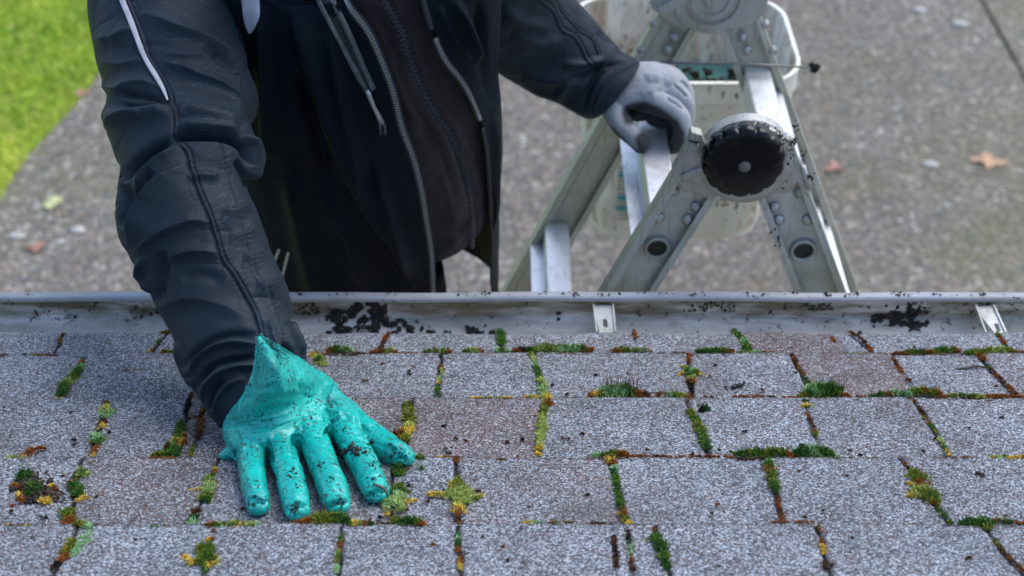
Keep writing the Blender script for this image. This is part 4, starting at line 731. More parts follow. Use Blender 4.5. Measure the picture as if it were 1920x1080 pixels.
for (a, b, z_, r_, i_) in levels:
    rg = ring(a, b, z_, r_); V += rg; ins += [i_] * len(rg)
nr_ = len(ring(1, 1, 0)); mesh('shell', V, grid_faces(len(levels), nr_, True)[:, ::-1], M['bucket'], bucket, cols={'inside': np.array(ins, float)}); auto([o for o in bpy.data.objects if o.name == 'shell'][0], 35)
zl = bz - .142; sc_ = .95 - .15 * .142 / .36
rg = ring(hw * sc_ * .985, hd * sc_ * .97, zl, .06); mesh('murky_water', [(xc, yc, zl)] + rg, [(0, 1 + j, 1 + (j + 1) % len(rg)) for j in range(len(rg))], M['water'], bucket)
pts, rad = [], []
for _ in range(700):
    a, b = random.uniform(-1, 1), random.uniform(-1, 1); 
    if vn(np.array([[a * 2.2, b * 2.2, 8.]]))[0] < -.25 and b > .2: continue
    pts.append(np.array([xc + a * hw * .80, yc + b * hd * .78, zl + .004 + .012 * random.random()])); rad.append(random.uniform(.003, .010))
V, Fc = lumps(pts, rad, seed=21); tag(mesh('gutter_debris', V, Fc, M['debris'], bucket), kind='stuff')
mb = MB(); zt = bz - .035
A = PY(1522, 127, .80); mb.tube([(xc + hw - .004, yc, zt), (xc + hw + .012, yc - .03, zt + .0), (A[0], .76, A[2] + .02), PY(1512, 126, .672), PY(1400, 120, .664), PY(1300, 119, .660), PY(1240, 117, .664), (xc - hw + .03, .70, zt + .05), (xc - hw - .006, yc - .03, zt + .01), (xc - hw + .004, yc, zt)], .0020, 8)
mb.build('handle', M['wire'], bucket, smooth=True)
pts = [PY(1525 + random.gauss(0, 5), 127 + random.gauss(0, 5), .70) for _ in range(40)]; V, Fc = lumps(pts, [random.uniform(.0015, .0045) for _ in pts], seed=5); mesh('muck_knot', V, Fc, M['muck'], bucket)
fy = by0 + hd * .05; mb = MB(); mg_ = MB()
def fpt(px_, py_):      # a point on the sloping front face
    y_ = by0 + .01
    for _ in range(6):
        q = PY(px_, py_, y_); f_ = np.clip((bz - .085 - q[2]) / (BH - .097), 0, 1); y_ = yc - hd * (.93 - .10 * f_) - .0018
    return PY(px_, py_, y_)
def decal(m_b, x0, y0, x1, y1, off=0.0):
    q = [fpt(x0, y0), fpt(x1, y0), fpt(x1, y1), fpt(x0, y1)]; o_ = np.array([0, -.001 - off, 0]); m_b.prism([p + o_ for p in q], [p + o_ + np.array([0, .0006, 0]) for p in q])
for (y0, y1, x0) in ((286, 304, 1167), (324, 332, 1161), (366, 374, 1157), (386, 393, 1155)): mb = MB(); decal(mb, x0, y0, x0 + 36, y1, .0008); mb.build('print', M['teal'], bucket)
for j in range(13):
    mg_ = MB(); decal(mg_, 1158, 312 + 8 * j, 1190, 316.5 + 8 * j, 0)
    if j < 12: mg_.build('print', M['grid'], bucket)
mg_.build('print', M['grid'], bucket)

# ================================================================== PERSON
per = thing('person', 'person in an open black jacket, one hand on the roof, the other on the ladder', 'person', (-.24, .45, -1.10))
def catmull(K, m):
    K = np.asarray(K, float); n_ = len(K); t_ = np.linspace(0, n_ - 1 - 1e-9, m); i_ = t_.astype(int); f = (t_ - i_)[:, None]
    g = lambda k_: K[np.clip(k_, 0, n_ - 1)]; p0, p1, p2, p3 = g(i_ - 1), g(i_), g(i_ + 1), g(i_ + 2)
    return .5 * (2 * p1 + (p2 - p0) * f + (2 * p0 - 5 * p1 + 4 * p2 - p3) * f ** 2 + (3 * p1 - p0 - 3 * p2 + p3) * f ** 3)
def polydist(px_, py_, pts):
    """distance to polyline and position 0..1 along it"""
    pts = np.asarray(pts, float); L_ = np.linalg.norm(np.diff(pts, axis=0), axis=1); tot = L_.sum(); acc = 0; bd = np.full(len(px_), 1e9); bt = np.zeros(len(px_)); sg = np.zeros(len(px_))
    for a, b, l in zip(pts[:-1], pts[1:], L_):
        ab = b - a; ap = np.stack([px_ - a[0], py_ - a[1]], 1); u = np.clip(ap @ ab / (l * l), 0, 1); d_ = ap - u[:, None] * ab; dd = np.hypot(d_[:, 0], d_[:, 1]); m_ = dd < bd
        bd = np.where(m_, dd, bd); bt = np.where(m_, (acc + u * l) / tot, bt); sg = np.where(m_, np.sign(ab[0] * ap[:, 1] - ab[1] * ap[:, 0]), sg); acc += l
    return bd, bt, sg, tot
def smooth_line(pts, m=24): return catmull(np.array(pts, float), m)
def strokes(P, Nn, lst, front):
    px_, py_ = pix(P); D = np.zeros(len(P))
    for st in lst:
        pts, w_, h_ = st[0], st[1], st[2]; kind = st[3] if len(st) > 3 else 'r'; w2 = st[4] if len(st) > 4 else w_
        pl = smooth_line(pts, 6 * (len(pts) - 1) + 1) if len(pts) > 2 else np.array(pts, float); pad = 3 * max(w_, w2)
        bb = front & (px_ > pl[:, 0].min() - pad) & (px_ < pl[:, 0].max() + pad) & (py_ > pl[:, 1].min() - pad) & (py_ < pl[:, 1].max() + pad)
        if not bb.any(): continue
        d_, t_, sg, tot = polydist(px_[bb], py_[bb], pl); ww = np.where(sg > 0, w_, w2)
        if kind == 'r': v_ = h_ * np.exp(-(d_ / ww) ** 2) * np.clip(np.minimum(t_, 1 - t_) * 5, 0, 1) ** .7
        elif kind == 'a': v_ = h_ * np.exp(-(d_ / ww) ** 1.2) * np.clip(np.minimum(t_, 1 - t_) * 4, 0, 1) ** .7
        elif kind == 'seam':
            q_ = t_ * tot; v_ = h_ * (np.exp(-(d_ / (w_ * .55)) ** 2) * (1 + .25 * np.sin(q_ * 1.1)) - .9 * np.exp(-((d_ - w_ * 1.15) / (w_ * .5)) ** 2))
            pk = .16 * h_ * np.exp(-(d_ / (w_ * 4)) ** 2) * np.sin(q_ * .42 + 3 * np.sin(q_ * .11)); v_ = v_ + pk
        elif kind == 'st': q_ = t_ * tot; v_ = -h_ * np.exp(-(d_ / w_) ** 2) * (.65 + .35 * np.sin(q_ * 1.5)) + .15 * h_ * np.exp(-(d_ / (w_ * 4)) ** 2) * np.sin(q_ * .5 + 2 * np.sin(q_ * .13))
        D[bb] += v_
    return D
def vnormals(V, Fc):
    Nn = np.zeros_like(V); a, b, c_, d_ = (V[Fc[:, i]] for i in range(4)); fn = np.cross(c_ - a, d_ - b)
    for i in range(4): np.add.at(Nn, Fc[:, i], fn)
    return Nn / (np.linalg.norm(Nn, axis=1)[:, None] + 1e-12)
class Surf:
    """look up a surface point from a photo measurement"""
    def __init__(s, V, Nn):
        fr = np.einsum('ij,ij->i', Nn, CAM - V) > 0; idx = np.where(fr)[0]; s.V = V; s.N = Nn; s.idx = idx; px_, py_ = pix(V[idx]); s.kd = kdtree.KDTree(len(idx))
        for k_, (a, b) in enumerate(zip(px_, py_)): s.kd.insert((a, b, 0), k_)
        s.kd.balance(); s.d = (V[idx] - CAM) @ F
    def at(s, px_, py_, off=0.0, d_max=None):
        hits = s.kd.find_n((px_, py_, 0), 6); best = min(hits, key=lambda h: h[2] + 40 * s.d[h[1]]); i_ = s.idx[best[1]]
        d_ = s.d[best[1]]; return W(px_, py_, d_) + s.N[i_] * off, s.N[i_]
def tube_surface(stations, m, n_, flat=1.0, cushion=None):
    K = catmull(np.array(stations, float), m); Vs = []
    Lp = np.array([W(a[0], a[1], a[4]) for a in K]); Rp = np.array([W(a[2], a[3], a[4]) for a in K]); Cc = (Lp + Rp) / 2
    T = np.gradient(Cc, axis=0); T = np.array([catmull(T, len(T))[i] for i in range(len(T))]); ker = np.ones(31) / 31
    T = np.stack([np.convolve(np.pad(T[:, k_], 15, 'edge'), ker, 'valid') for k_ in range(3)], 1); T /= np.linalg.norm(T, axis=1)[:, None]
    A = (Rp - Lp) / 2; B = np.cross(A, T); B *= (np.linalg.norm(A, axis=1) / (np.linalg.norm(B, axis=1) + 1e-9))[:, None] * K[:, 5:6]
    sgn = np.sign(np.einsum('ij,ij->i', B, CAM - Cc)); B *= sgn[:, None]
    ph = np.linspace(0, 2 * math.pi, n_, endpoint=False)
    V = Cc[:, None] + A[:, None] * np.cos(ph)[None, :, None] + B[:, None] * np.sin(ph)[None, :, None]
    V = V.reshape(-1, 3); Fc = grid_faces(m, n_, True)
    Nn = vnormals(V, Fc); ctr = np.repeat(Cc, n_, 0)
    if np.mean(np.einsum('ij,ij->i', Nn, V - ctr)) < 0: Fc = Fc[:, ::-1]; Nn = -Nn
    return V, Fc, Nn, ph

# ---- torso, shared by jacket, hoodie and body
TZ = [(-.34, -.250, .475, .222, .180), (-.20, -.243, .452, .216, .178), (-.10, -.238, .425, .213, .172), (.0, -.234, .395, .214, .172), (.10, -.232, .360, .213, .166), (.20, -.230, .322, .208, .155), (.30, -.226, .292, .204, .140), (.38, -.222, .275, .204, .125), (.43, -.218, .270, .190, .108), (.465, -.213, .268, .140, .092), (.485, -.21, .262, .085, .080), (.53, -.21, .255, .072, .072)]
TZ = np.array(TZ)
def tor(z): return [np.interp(z, TZ[:, 0], TZ[:, k_]) for k_ in (1, 2, 3, 4)]
def tsm(z): # smooth version
    zz_ = np.asarray(z); o = 0
    for dz in (-.03, -.015, 0, .015, .03): o = o + np.array(tor(zz_ + dz))
    return o / 5
def tpoint(z, ph, sc1=1.0, off=0.0):
    cx, cy, hx, hy = tsm(z); s_, c_ = np.sin(ph), np.cos(ph); ex2 = .88
    return np.stack([cx + (hx * sc1 + off) * np.sign(s_) * np.abs(s_) ** ex2, cy - (hy * sc1 + off) * np.sign(c_) * np.abs(c_) ** ex2, z + 0 * ph], -1)
ZL = [(640, -60), (649, 0), (690, 57), (716, 114), (737, 171), (753, 238), (773, 290), (789, 352), (799, 415), (807, 467), (811, 545), (813, 640)]
ZR = [(785, -60), (797, 0), (810, 47), (835, 109), (867, 150), (892, 197), (911, 254), (919, 311), (922, 363), (925, 415), (926, 470), (920, 520), (925, 560), (926, 640)]
HZ = [(700, -60), (721, 0), (752, 57), (773, 124), (804, 192), (841, 249), (867, 311), (880, 373), (884, 430), (883, 470), (882, 640)]
def find_phi(z, line, off=0.0, lo=-1.45, hi=1.50):
    a = np.array(line, float); ph = np.linspace(lo, hi, 240); P = tpoint(np.full(240, z), ph, 1, off); px_, py_ = pix(P); f_ = px_ - np.interp(py_, a[:, 1], a[:, 0])
    i_ = np.where(f_ > 0)[0]; return ph[i_[0]] if len(i_) else hi
zs = np.linspace(-.33, .475, 330); nph = 520
ker = np.ones(13) / 13; sm = lambda v: np.convolve(np.pad(v, 6, 'edge'), ker, 'valid')
phL = sm(np.array([find_phi(z, ZL, .004) for z in zs])); phR = sm(np.array([find_phi(z, ZR, .004, -.8, 1.62) for z in zs]))
top_c = zs > .40; phL[top_c] = np.minimum(phL[top_c], -.15 - 0 * zs[top_c]); phR[top_c] = np.maximum(phR[top_c], .1)
u = np.linspace(0, 1, nph); PH = phR[:, None] + (2 * math.pi + phL - phR)[:, None] * u[None, :]; Z = np.repeat(zs[:, None], nph, 1)
V = tpoint(Z.ravel(), PH.ravel(), 1, .004); Fc = grid_faces(len(zs), nph); Nn = vnormals(V, Fc)
cx_, cy_, _, _ = tsm(V[:, 2]); outw = V - np.stack([cx_, cy_, V[:, 2]], 1)
if np.mean(np.einsum('ij,ij->i', Nn, outw)) < 0: Fc = Fc[:, ::-1]; Nn = -Nn
front = np.einsum('ij,ij->i', Nn, CAM - V) > 0
TS = [([(548, 10), (575, 110), (604, 207), (649, 311), (672, 345)], 16, .010, 'r', 26), ([(640, 300), (690, 390), (745, 470), (775, 545)], 15, .008, 'r', 28), ([(488, 10), (496, 150), (500, 300)], 12, .008), ([(615, 60), (640, 190), (668, 300), (672, 380)], 14, .006), ([(700, 300), (730, 400), (760, 520)], 12, .006),
      ([(600, 360), (650, 440), (690, 545)], 20, .008), ([(540, 330), (570, 450), (600, 560)], 22, .008), ([(560, 130), (590, 250), (620, 350)], 18, -.008), ([(850, 0), (880, 60), (905, 120)], 12, .007), ([(890, 0), (905, 90), (925, 200)], 14, -.006), ([(925, 215), (928, 330), (925, 430)], 8, .004), ([(820, 10), (850, 70), (880, 110)], 8, .003),
      ([(592, -10), (633, 73), (688, 168)], 5, .0012, 'seam'), ([(620, -10), (660, 78), (697, 168)], 5, .0014, 'seam'), ([(684, 175), (672, 205), (690, 248), (724, 250), (728, 232)], 3.2, .0013), ([(648, 145), (652, 158)], 4, -.0012), ([(655, 160), (662, 178)], 4, -.0012)]
TS = [(a[0], a[1], a[2] * (2.0 if abs(a[2]) > .0025 else 1.2), *a[3:]) for a in TS]
TS = [(a[0], a[1] * (.8 if a[1] > 6 else 1), a[2], *a[3:]) for a in TS]
D = strokes(V, Nn, TS, front)
D += (.006 * fbm(np.stack([V[:, 0] * 7, V[:, 1] * 7, V[:, 2] * 2.3], 1), 3) + .0022 * fbm(V * np.array([20, 20, 9]), 2)) * np.clip(np.minimum(np.tile(u, len(zs)), 1 - np.tile(u, len(zs))) * 12, .15, 1)
V = V + Nn * D[:, None]; Nn = vnormals(V, Fc); tors = Surf(V, Nn); Vj, Fj, Nj = V, Fc, Nn
inner = V - Nn * .0030; nv = len(V); nz = len(zs)
def rimq(i0, i1): return np.stack([i0[:-1], i0[1:], i0[1:] + nv, i0[:-1] + nv], 1)
r0 = np.arange(nph); r1 = (nz - 1) * nph + np.arange(nph); e0 = np.arange(nz) * nph; e1 = np.arange(nz) * nph + nph - 1
Fall = np.vstack([Fc, Fc[:, ::-1] + nv, rimq(r0, None), rimq(r1, None)[:, ::-1], rimq(e0, None)[:, ::-1], rimq(e1, None)])
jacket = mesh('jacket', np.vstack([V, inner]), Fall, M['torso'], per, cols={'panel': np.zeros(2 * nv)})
# hoodie
zs2 = np.linspace(-.122, .475, 240); nh = 420; PH = np.linspace(0, 2 * math.pi, nh, endpoint=False); Z = np.repeat(zs2[:, None], nh, 1); PHm = np.repeat(PH[None], len(zs2), 0)
V = tpoint(Z.ravel(), PHm.ravel(), 1, -.012); roll = np.exp(-np.clip(V[:, 2] + .122, 0, 1) / .012)
Fc = grid_faces(len(zs2), nh, True); Nn = vnormals(V, Fc); cx_, cy_, _, _ = tsm(V[:, 2]); outw = V - np.stack([cx_, cy_, V[:, 2]], 1)
if np.mean(np.einsum('ij,ij->i', Nn, outw)) < 0: Fc = Fc[:, ::-1]; Nn = -Nn
V = V - Nn * (roll * .012)[:, None]; front = np.einsum('ij,ij->i', Nn, CAM - V) > 0
HS = [([(x_ - 15, y_) for x_, y_ in HZ[:9]], 9, .0035), ([(x_ + 15, y_) for x_, y_ in HZ[:9]], 9, .0035), ([(x_ - 32, y_) for x_, y_ in HZ[1:9]], 4, -.0022), ([(x_ + 33, y_) for x_, y_ in HZ[1:8]], 4, -.0022), ([(x_, y_) for x_, y_ in HZ[:10]], 6, -.004),
      ([(720, 90), (760, 190), (790, 250)], 14, .008), ([(800, 60), (850, 120), (890, 230)], 14, .005), ([(740, 200), (790, 240), (820, 280)], 10, -.005), ([(800, 400), (850, 430), (880, 420)], 14, -.005), ([(700, 10), (730, 60), (755, 130)], 9, -.006), ([(815, 480), (850, 450), (905, 400)], 10, .004), ([(830, 320), (850, 400), (845, 470)], 10, .004)]
D = strokes(V, Nn, HS, front) + .003 * fbm(V * 12, 3) + .0008 * fbm(V * 60, 2)
V = V + Nn * D[:, None]; Nn = vnormals(V, Fc); hood = Surf(V, Nn)
# turn the hem inside
inn = V[:nh] * np.array([1, 1, 1.0]); c0 = np.array([*tor(-.122)[:2], -.122]); inn = inn + (c0 - inn) * .35 + np.array([0, 0, .004]); nv = len(V); V2 = np.vstack([V, inn]); i = np.arange(nh); ff = np.stack([i, (i + 1) % nh, nv + (i + 1) % nh, nv + i], 1)
mesh('hoodie', V2, np.vstack([Fc, ff]), M['fleece'], per)

# ---- zips
def zipper(surf, line, y0, y1, name, m_t, tooth=2.2, tw=.0035, lift=.002, tape_w=.006, step=4.8, both=False, par=None, edge_mat=None):
    pl = smooth_line([p for p in line], 90); pl = pl[(pl[:, 1] > y0) & (pl[:, 1] < y1)]; L_ = np.concatenate([[0], np.cumsum(np.hypot(*np.diff(pl, axis=0).T))]); q_ = np.arange(0, L_[-1], step); X_ = np.interp(q_, L_, pl[:, 0]); Y_ = np.interp(q_, L_, pl[:, 1])
    P_ = []; Ns = []
    for a, b in zip(X_, Y_):
        p, n_ = surf.at(a, b); P_.append(p); Ns.append(n_)
    P_ = np.array(P_); Ns = np.array(Ns); k_ = 7
    sm_ = lambda A: np.stack([np.convolve(np.pad(A[:, c_], k_ // 2, 'edge'), np.ones(k_) / k_, 'valid') for c_ in range(3)], 1)
    P_ = sm_(P_); Ns = sm_(Ns); Ns /= np.linalg.norm(Ns, axis=1)[:, None]; T = np.gradient(P_, axis=0); T /= np.linalg.norm(T, axis=1)[:, None]; Sd = np.cross(T, Ns)
    mt = MB(); C_ = P_ + Ns * lift
    for i_ in range(len(C_)):
        s_ = (1 if i_ % 2 else -1) if both else 0
        mt.bar(C_[i_] - Sd[i_] * (tw * (1 - .4 * s_)), C_[i_] + Sd[i_] * (tw * (1 + .4 * s_)), T[i_] * .0008, Ns[i_] * .0011)
    V_ = []
    for i_ in range(len(C_)):
        b_ = P_[i_] + Ns[i_] * (lift * .35); V_ += [b_ - Sd[i_] * tape_w, b_ + Ns[i_] * lift * .5 - Sd[i_] * tw * .6, b_ + Ns[i_] * lift * .5 + Sd[i_] * tw * .6, b_ + Sd[i_] * tape_w]
    multi(name, [(V_, [tuple(f) for f in grid_faces(len(C_), 4)], M['tape']), (mt.V, mt.F, m_t)], par); return P_, Ns
def multi(name, parts, par):
    V = []; Fa = []; mi = []
    for k_, (v, f, m_) in enumerate(parts):
        n_ = len(V); V += [tuple(map(float, q)) for q in v]; Fa += [tuple(int(i_) + n_ for i_ in q) for q in f]; mi += [k_] * len(f)
    o = mesh(name, V, Fa, None, par, smooth=False)
    for p_ in parts: o.data.materials.append(p_[2])
    if len(o.data.polygons) == len(mi): o.data.polygons.foreach_set('material_index', np.array(mi, np.int32))
    return o

zipper(tors, ZL, -30, 562, 'zip', M['zipm'], tooth=2, tw=.0030, lift=.0022, tape_w=.006, par=jacket)
zipper(tors, [(x_ - 3, y_) for x_, y_ in ZR], 62, 232, 'zip', M['zipm'], tooth=2, tw=.0026, lift=.0016, tape_w=.005, par=jacket)
zipper(tors, [(x_ - 3, y_) for x_, y_ in ZR], 232, 500, 'zip', M['zipd'], tooth=2, tw=.0022, lift=.0014, tape_w=.004, par=jacket)  # same zip with darker teeth: shade on this stretch put into the colour
zipper(tors, [(x_ - 3, y_) for x_, y_ in ZR], -30, 62, 'zip', M['zipd'], tooth=2, tw=.0022, lift=.0014, tape_w=.004, par=jacket)  # top stretch of that zip, its shade also in the tooth colour
zipper(hood, HZ, -30, 476, 'zip', M['zipd'], tw=.0036, lift=.0035, tape_w=.0075, both=True, par=bpy.data.objects['hoodie'])
def strip(surf, pts, wpx, name, m_, par, lift=.0008, m=60, taper=False, thick=.0012, nc=7):
    """a narrow strip following the cloth, with its own thickness"""
    pl = smooth_line(pts, m); tg = np.gradient(pl, axis=0); tg /= np.linalg.norm(tg, axis=1)[:, None]; nr = np.stack([-tg[:, 1], tg[:, 0]], 1); kk = 19; cols_ = []; nrm = []
    wv = wpx / 2 * (np.interp(np.linspace(0, 1, m), [0, .75, 1], [1, .9, .12]) if taper else np.ones(m))
    sm_ = lambda A: np.stack([np.convolve(np.pad(A[:, c_], kk // 2, 'reflect', reflect_type='odd'), np.ones(kk) / kk, 'valid') for c_ in range(3)], 1)
    for c_ in np.linspace(-1, 1, nc):
        P_ = []; Ns = []
        for (a, b), n2, w2 in zip(pl, nr, wv):
            p, n_ = surf.at(a + n2[0] * c_ * w2, b + n2[1] * c_ * w2); P_.append(p); Ns.append(n_)
        Ns = sm_(np.array(Ns)); Ns /= np.linalg.norm(Ns, axis=1)[:, None]; cols_.append(sm_(np.array(P_)) + Ns * lift); nrm.append(Ns)
    G = np.stack(cols_, 1); Nm = np.stack(nrm, 1); skirt = [(G[:, :1] - Nm[:, :1] * (thick + lift)), G, (G[:, -1:] - Nm[:, -1:] * (thick + lift))]
    V_ = np.concatenate(skirt, 1).reshape(-1, 3)
    return mesh(name, V_, grid_faces(m, nc + 2), m_, par)
strip(tors, [(600, -20), (626, 30), (652, 82), (675, 130), (696, 176)], 34, 'pocket_tape', M['weldd'], jacket, lift=.0012, taper=True)
strip(tors, [(588, -20), (612, 30), (640, 82), (665, 130), (689, 172)], 8, 'pocket_tape', M['weld'], jacket, lift=.0028)
strip(tors, [(613, -20), (640, 30), (664, 82), (684, 130), (700, 166)], 9, 'pocket_tape', M['weld'], jacket, lift=.0028)
strip(tors, [(524, 466), (516, 486), (509, 508)], 5, 'pocket_trim', M['zipm'], jacket, m=20); strip(tors, [(541, 472), (534, 500), (526, 530)], 5, 'pocket_trim', M['zipm'], jacket, m=20)
P_ = [tors.at(*q, .004)[0] for q in ((687, 166), (692, 178), (699, 194), (707, 210), (715, 226))]; mb = MB(); mb.tube(P_, [.0030, .0036, .0030, .0034, .0042], 8); mb.build('zip_pull', M['zipm'], jacket, smooth=True)
P_ = [tors.at(*q, .005)[0] for q in ((711, 228), (720, 230), (722, 247), (714, 247))]; mb = MB(); mb.tube(P_ + [P_[0]], .0022, 8); mb.build('zip_pull', M['zipd'], jacket, smooth=True)

# ---- right sleeve (left in the photo), the arm that leans on the roof
RS = [(400, -150, 560, -60, 1.93, .6), (310, -150, 535, -58, 1.905, .75), (215, -105, 490, -52, 1.875, .85), (178, -48, 460, -36, 1.845, .88), (168, 0, 450, 2, 1.825, .86), (173, 60, 457, 62, 1.80, .84), (181, 115, 466, 122, 1.775, .82), (203, 188, 484, 181, 1.745, .80), (198, 240, 466, 224, 1.72, .80), (212, 285, 479, 258, 1.695, .8), (226, 322, 474, 302, 1.675, .8), (221, 360, 462, 344, 1.665, .8), (218, 402, 479, 386, 1.66, .8), (226, 446, 494, 432, 1.655, .8), (245, 484, 512, 475, 1.652, .8), (270, 530, 534, 520, 1.646, .8), (290, 572, 546, 562, 1.636, .8), (314, 618, 545, 604, 1.622, .8), (338, 672, 569, 642, 1.606, .8), (359, 714, 574, 680, 1.592, .8), (384, 764, 566, 716, 1.580, .78), (412, 803, 545, 752, 1.574, .75)]
V, Fc, Nn, ph = tube_surface(RS, 640, 470)
front = np.einsum('ij,ij->i', Nn, CAM - V) > -.02; px_, py_ = pix(V)
E1 = .010
SS = [([(262, 24), (300, 42), (327, 56), (390, 81), (434, 107), (462, 126)], 9, .0085, 'a', 20), ([(304, 107), (353, 111), (400, 104)], 9, .005, 'a', 16), ([(300, 118), (335, 130), (367, 144), (412, 163), (436, 186), (452, 222)], 10, .0085, 'a', 20), ([(380, 92), (430, 120), (460, 145)], 9, -.006),
 ([(176, 76), (215, 72), (258, 52)], 12, .006, 'a', 18), ([(188, 116), (234, 124), (280, 112)], 10, .005, 'a', 16), ([(188, 156), (219, 172), (240, 162), (271, 160), (310, 168)], 9, .0065, 'a', 16), ([(222, 176), (271, 180), (318, 190)], 7, -.006), ([(190, 215), (234, 219), (282, 212), (325, 208)], 18, .009), ([(196, 240), (230, 224), (270, 217)], 8, .005), ([(226, 193), (256, 200), (318, 194)], 6, -.0045),
 ([(335, 208), (400, 222), (450, 236)], 20, .011), ([(330, 236), (400, 246), (452, 254)], 12, .008), ([(318, 261), (345, 256), (380, 256), (420, 260), (453, 276), (467, 312)], 7, -.015), ([(323, 263), (282, 284), (249, 308), (224, 340)], 11, -.012), ([(452, 250), (474, 272), (478, 310), (466, 345)], 9, .009), ([(440, 300), (458, 330), (464, 352)], 7, -.006),
 ([(340, 274), (301, 297), (271, 327), (254, 372)], 9, .009, 'a', 18), ([(349, 308), (300, 344), (266, 384), (251, 425), (244, 462)], 9, .0105, 'a', 22), ([(232, 345), (238, 390), (230, 430)], 14, -.009), ([(290, 322), (262, 362), (246, 400)], 8, -.007), ([(303, 470), (304, 517), (294, 572)], 12, -.0065), ([(311, 486), (359, 472), (415, 478)], 12, .0055, 'a', 22), ([(248, 478), (296, 440), (359, 416), (395, 422)], 13, .006, 'a', 24), ([(300, 574), (350, 560), (402, 570), (470, 600)], 16, .005, 'a', 26), ([(356, 340), (370, 330), (410, 332)], 10, .004), ([(268, 480), (262, 520), (280, 550)], 9, .006), ([(340, 520), (380, 515), (420, 530)], 16, -.003),
 ([(356, 704), (368, 684), (393, 659), (431, 646), (486, 646)], 7, .009, 'a', 14), ([(350, 690), (370, 664), (402, 640), (440, 628), (484, 630)], 10, -.0065), ([(382, 752), (394, 722), (417, 699), (450, 688), (486, 686)], 7, .009, 'a', 13), ([(370, 730), (388, 700), (415, 680), (480, 668)], 8, -.0075), ([(405, 785), (410, 750), (430, 722), (460, 708)], 7, .006, 'a', 12), ([(398, 770), (404, 735), (424, 710)], 6, -.005), ([(537, 604), (556, 634), (569, 664)], 7, .006), ([(530, 640), (548, 660), (560, 690)], 6, -.006), ([(505, 600), (520, 650), (530, 690)], 8, .003), ([(330, 640), (345, 690), (372, 730)], 9, .005),
 ([(470, 380), (440, 395), (415, 395)], 9, .004, 'a', 16), ([(480, 420), (455, 440), (430, 440)], 9, .0035, 'a', 14), ([(505, 470), (480, 485), (455, 483)], 9, .004, 'a', 14), ([(532, 520), (505, 535), (480, 532)], 10, .004, 'a', 14), ([(455, 130), (440, 160), (436, 190)], 5, .004),
 ([(319, 189), (327, 207), (331, 230), (329, 252)], 4.2, .0020, 'seam'), ([(336, 268), (352, 285), (361, 322), (375, 363), (390, 397), (405, 440), (418, 483), (441, 517), (465, 560), (484, 598), (491, 632)], 4.2, .0021, 'seam'),
 ([(234, -10), (262, 56), (277, 104), (292, 128), (312, 162), (322, 190)], 3.5, .0016, 'seam'), ([(250, -10), (266, 40), (282, 92)], 2.4, .001, 'st'), ([(411, 262), (419, 296), (433, 343), (450, 391), (461, 440), (477, 497), (498, 536), (518, 579), (531, 613), (533, 650)], 2.6, .0019, 'st'), ([(404, 262), (412, 297), (426, 344), (443, 392), (454, 441), (470, 498), (491, 537), (511, 580)], 4, .0009), ([(456, 120), (446, 140), (440, 160)], 2.4, .0014, 'st'), ([(449, 205), (447, 230), (440, 252)], 2.4, .0016, 'st')]
SS = [(a[0], a[1], a[2] * (1.4 if abs(a[2]) > .0025 else 1), *a[3:]) for a in SS]
SS = [(a[0], a[1] * (.8 if a[1] > 5 else 1), a[2], *a[3:]) for a in SS]
D = strokes(V, Nn, SS, front); bk = np.clip(-np.einsum('ij,ij->i', Nn, (CAM - V)) / 1.6 + .0, 0, 1)
D += (.010 * np.abs(fbm(V * np.array([6, 14, 14]), 2)) - .003) * bk + (.0020 * fbm(V * np.array([11, 15, 15]), 2)) - .0014 * np.clip(1 - np.abs(fbm(V * np.array([9, 20, 20]) + 5, 2)) * 3.2, 0, 1) ** 2 - .0004 * np.clip(1 - np.abs(fbm(V * np.array([26, 44, 44]) + 9, 2)) * 3, 0, 1) ** 2 + .0003 * fbm(V * 60, 2)
V = V + Nn * D[:, None]; Nn = vnormals(V, Fc); slv = Surf(V, Nn)
bA = np.array([(319, 189), (329, 230), (336, 268), (361, 322), (390, 397), (418, 483), (465, 560), (491, 632)], float); bB = np.array([(449, 205), (440, 250), (433, 343), (450, 391), (477, 497), (518, 579), (533, 650)], float)
pan = ((px_ > np.interp(py_, bA[:, 1], bA[:, 0], left=300) + 6) & (px_ < np.interp(py_, bB[:, 1], bB[:, 0], left=470) - 5) & (py_ < 640) & front) * 1.0
pan = np.where((py_ < 190) & (px_ > 262 + (py_ - 56) * .42) & front, .75, pan)
# close the cuff and give it an inside
m_, n_ = 640, 470; last = V[-n_:]; cc = last.mean(0); c1 = V[:n_].mean(0); V2 = np.vstack([V, cc + (last - cc) * .86 + np.array([0, .004, 0]), cc + (last - cc) * .8 + np.array([0, .06, .04]), c1 + (V[:n_] - c1) * .02]); nn0 = len(V2) - n_; i_ = np.arange(n_); j_ = (i_ + 1) % n_; F2 = np.vstack([Fc, Fc[-n_:] + n_, Fc[-n_:] + 2 * n_, np.stack([nn0 + i_, nn0 + j_, j_, i_], 1)]) 
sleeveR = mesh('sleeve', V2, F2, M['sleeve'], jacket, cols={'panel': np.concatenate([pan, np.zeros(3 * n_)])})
strip(slv, [(227, -12), (238, 22), (253, 56), (267, 100), (282, 128), (301, 159), (315, 190)], 9.5, 'reflective_stripe', M['reflect'], jacket, taper=True, lift=.0045)
# grey strap at the armhole
strip(tors, [(466, -30), (470, 0), (472, 30), (469, 62)], 34, 'reflective_patch', M['reflect'], jacket, taper=True, lift=.002)

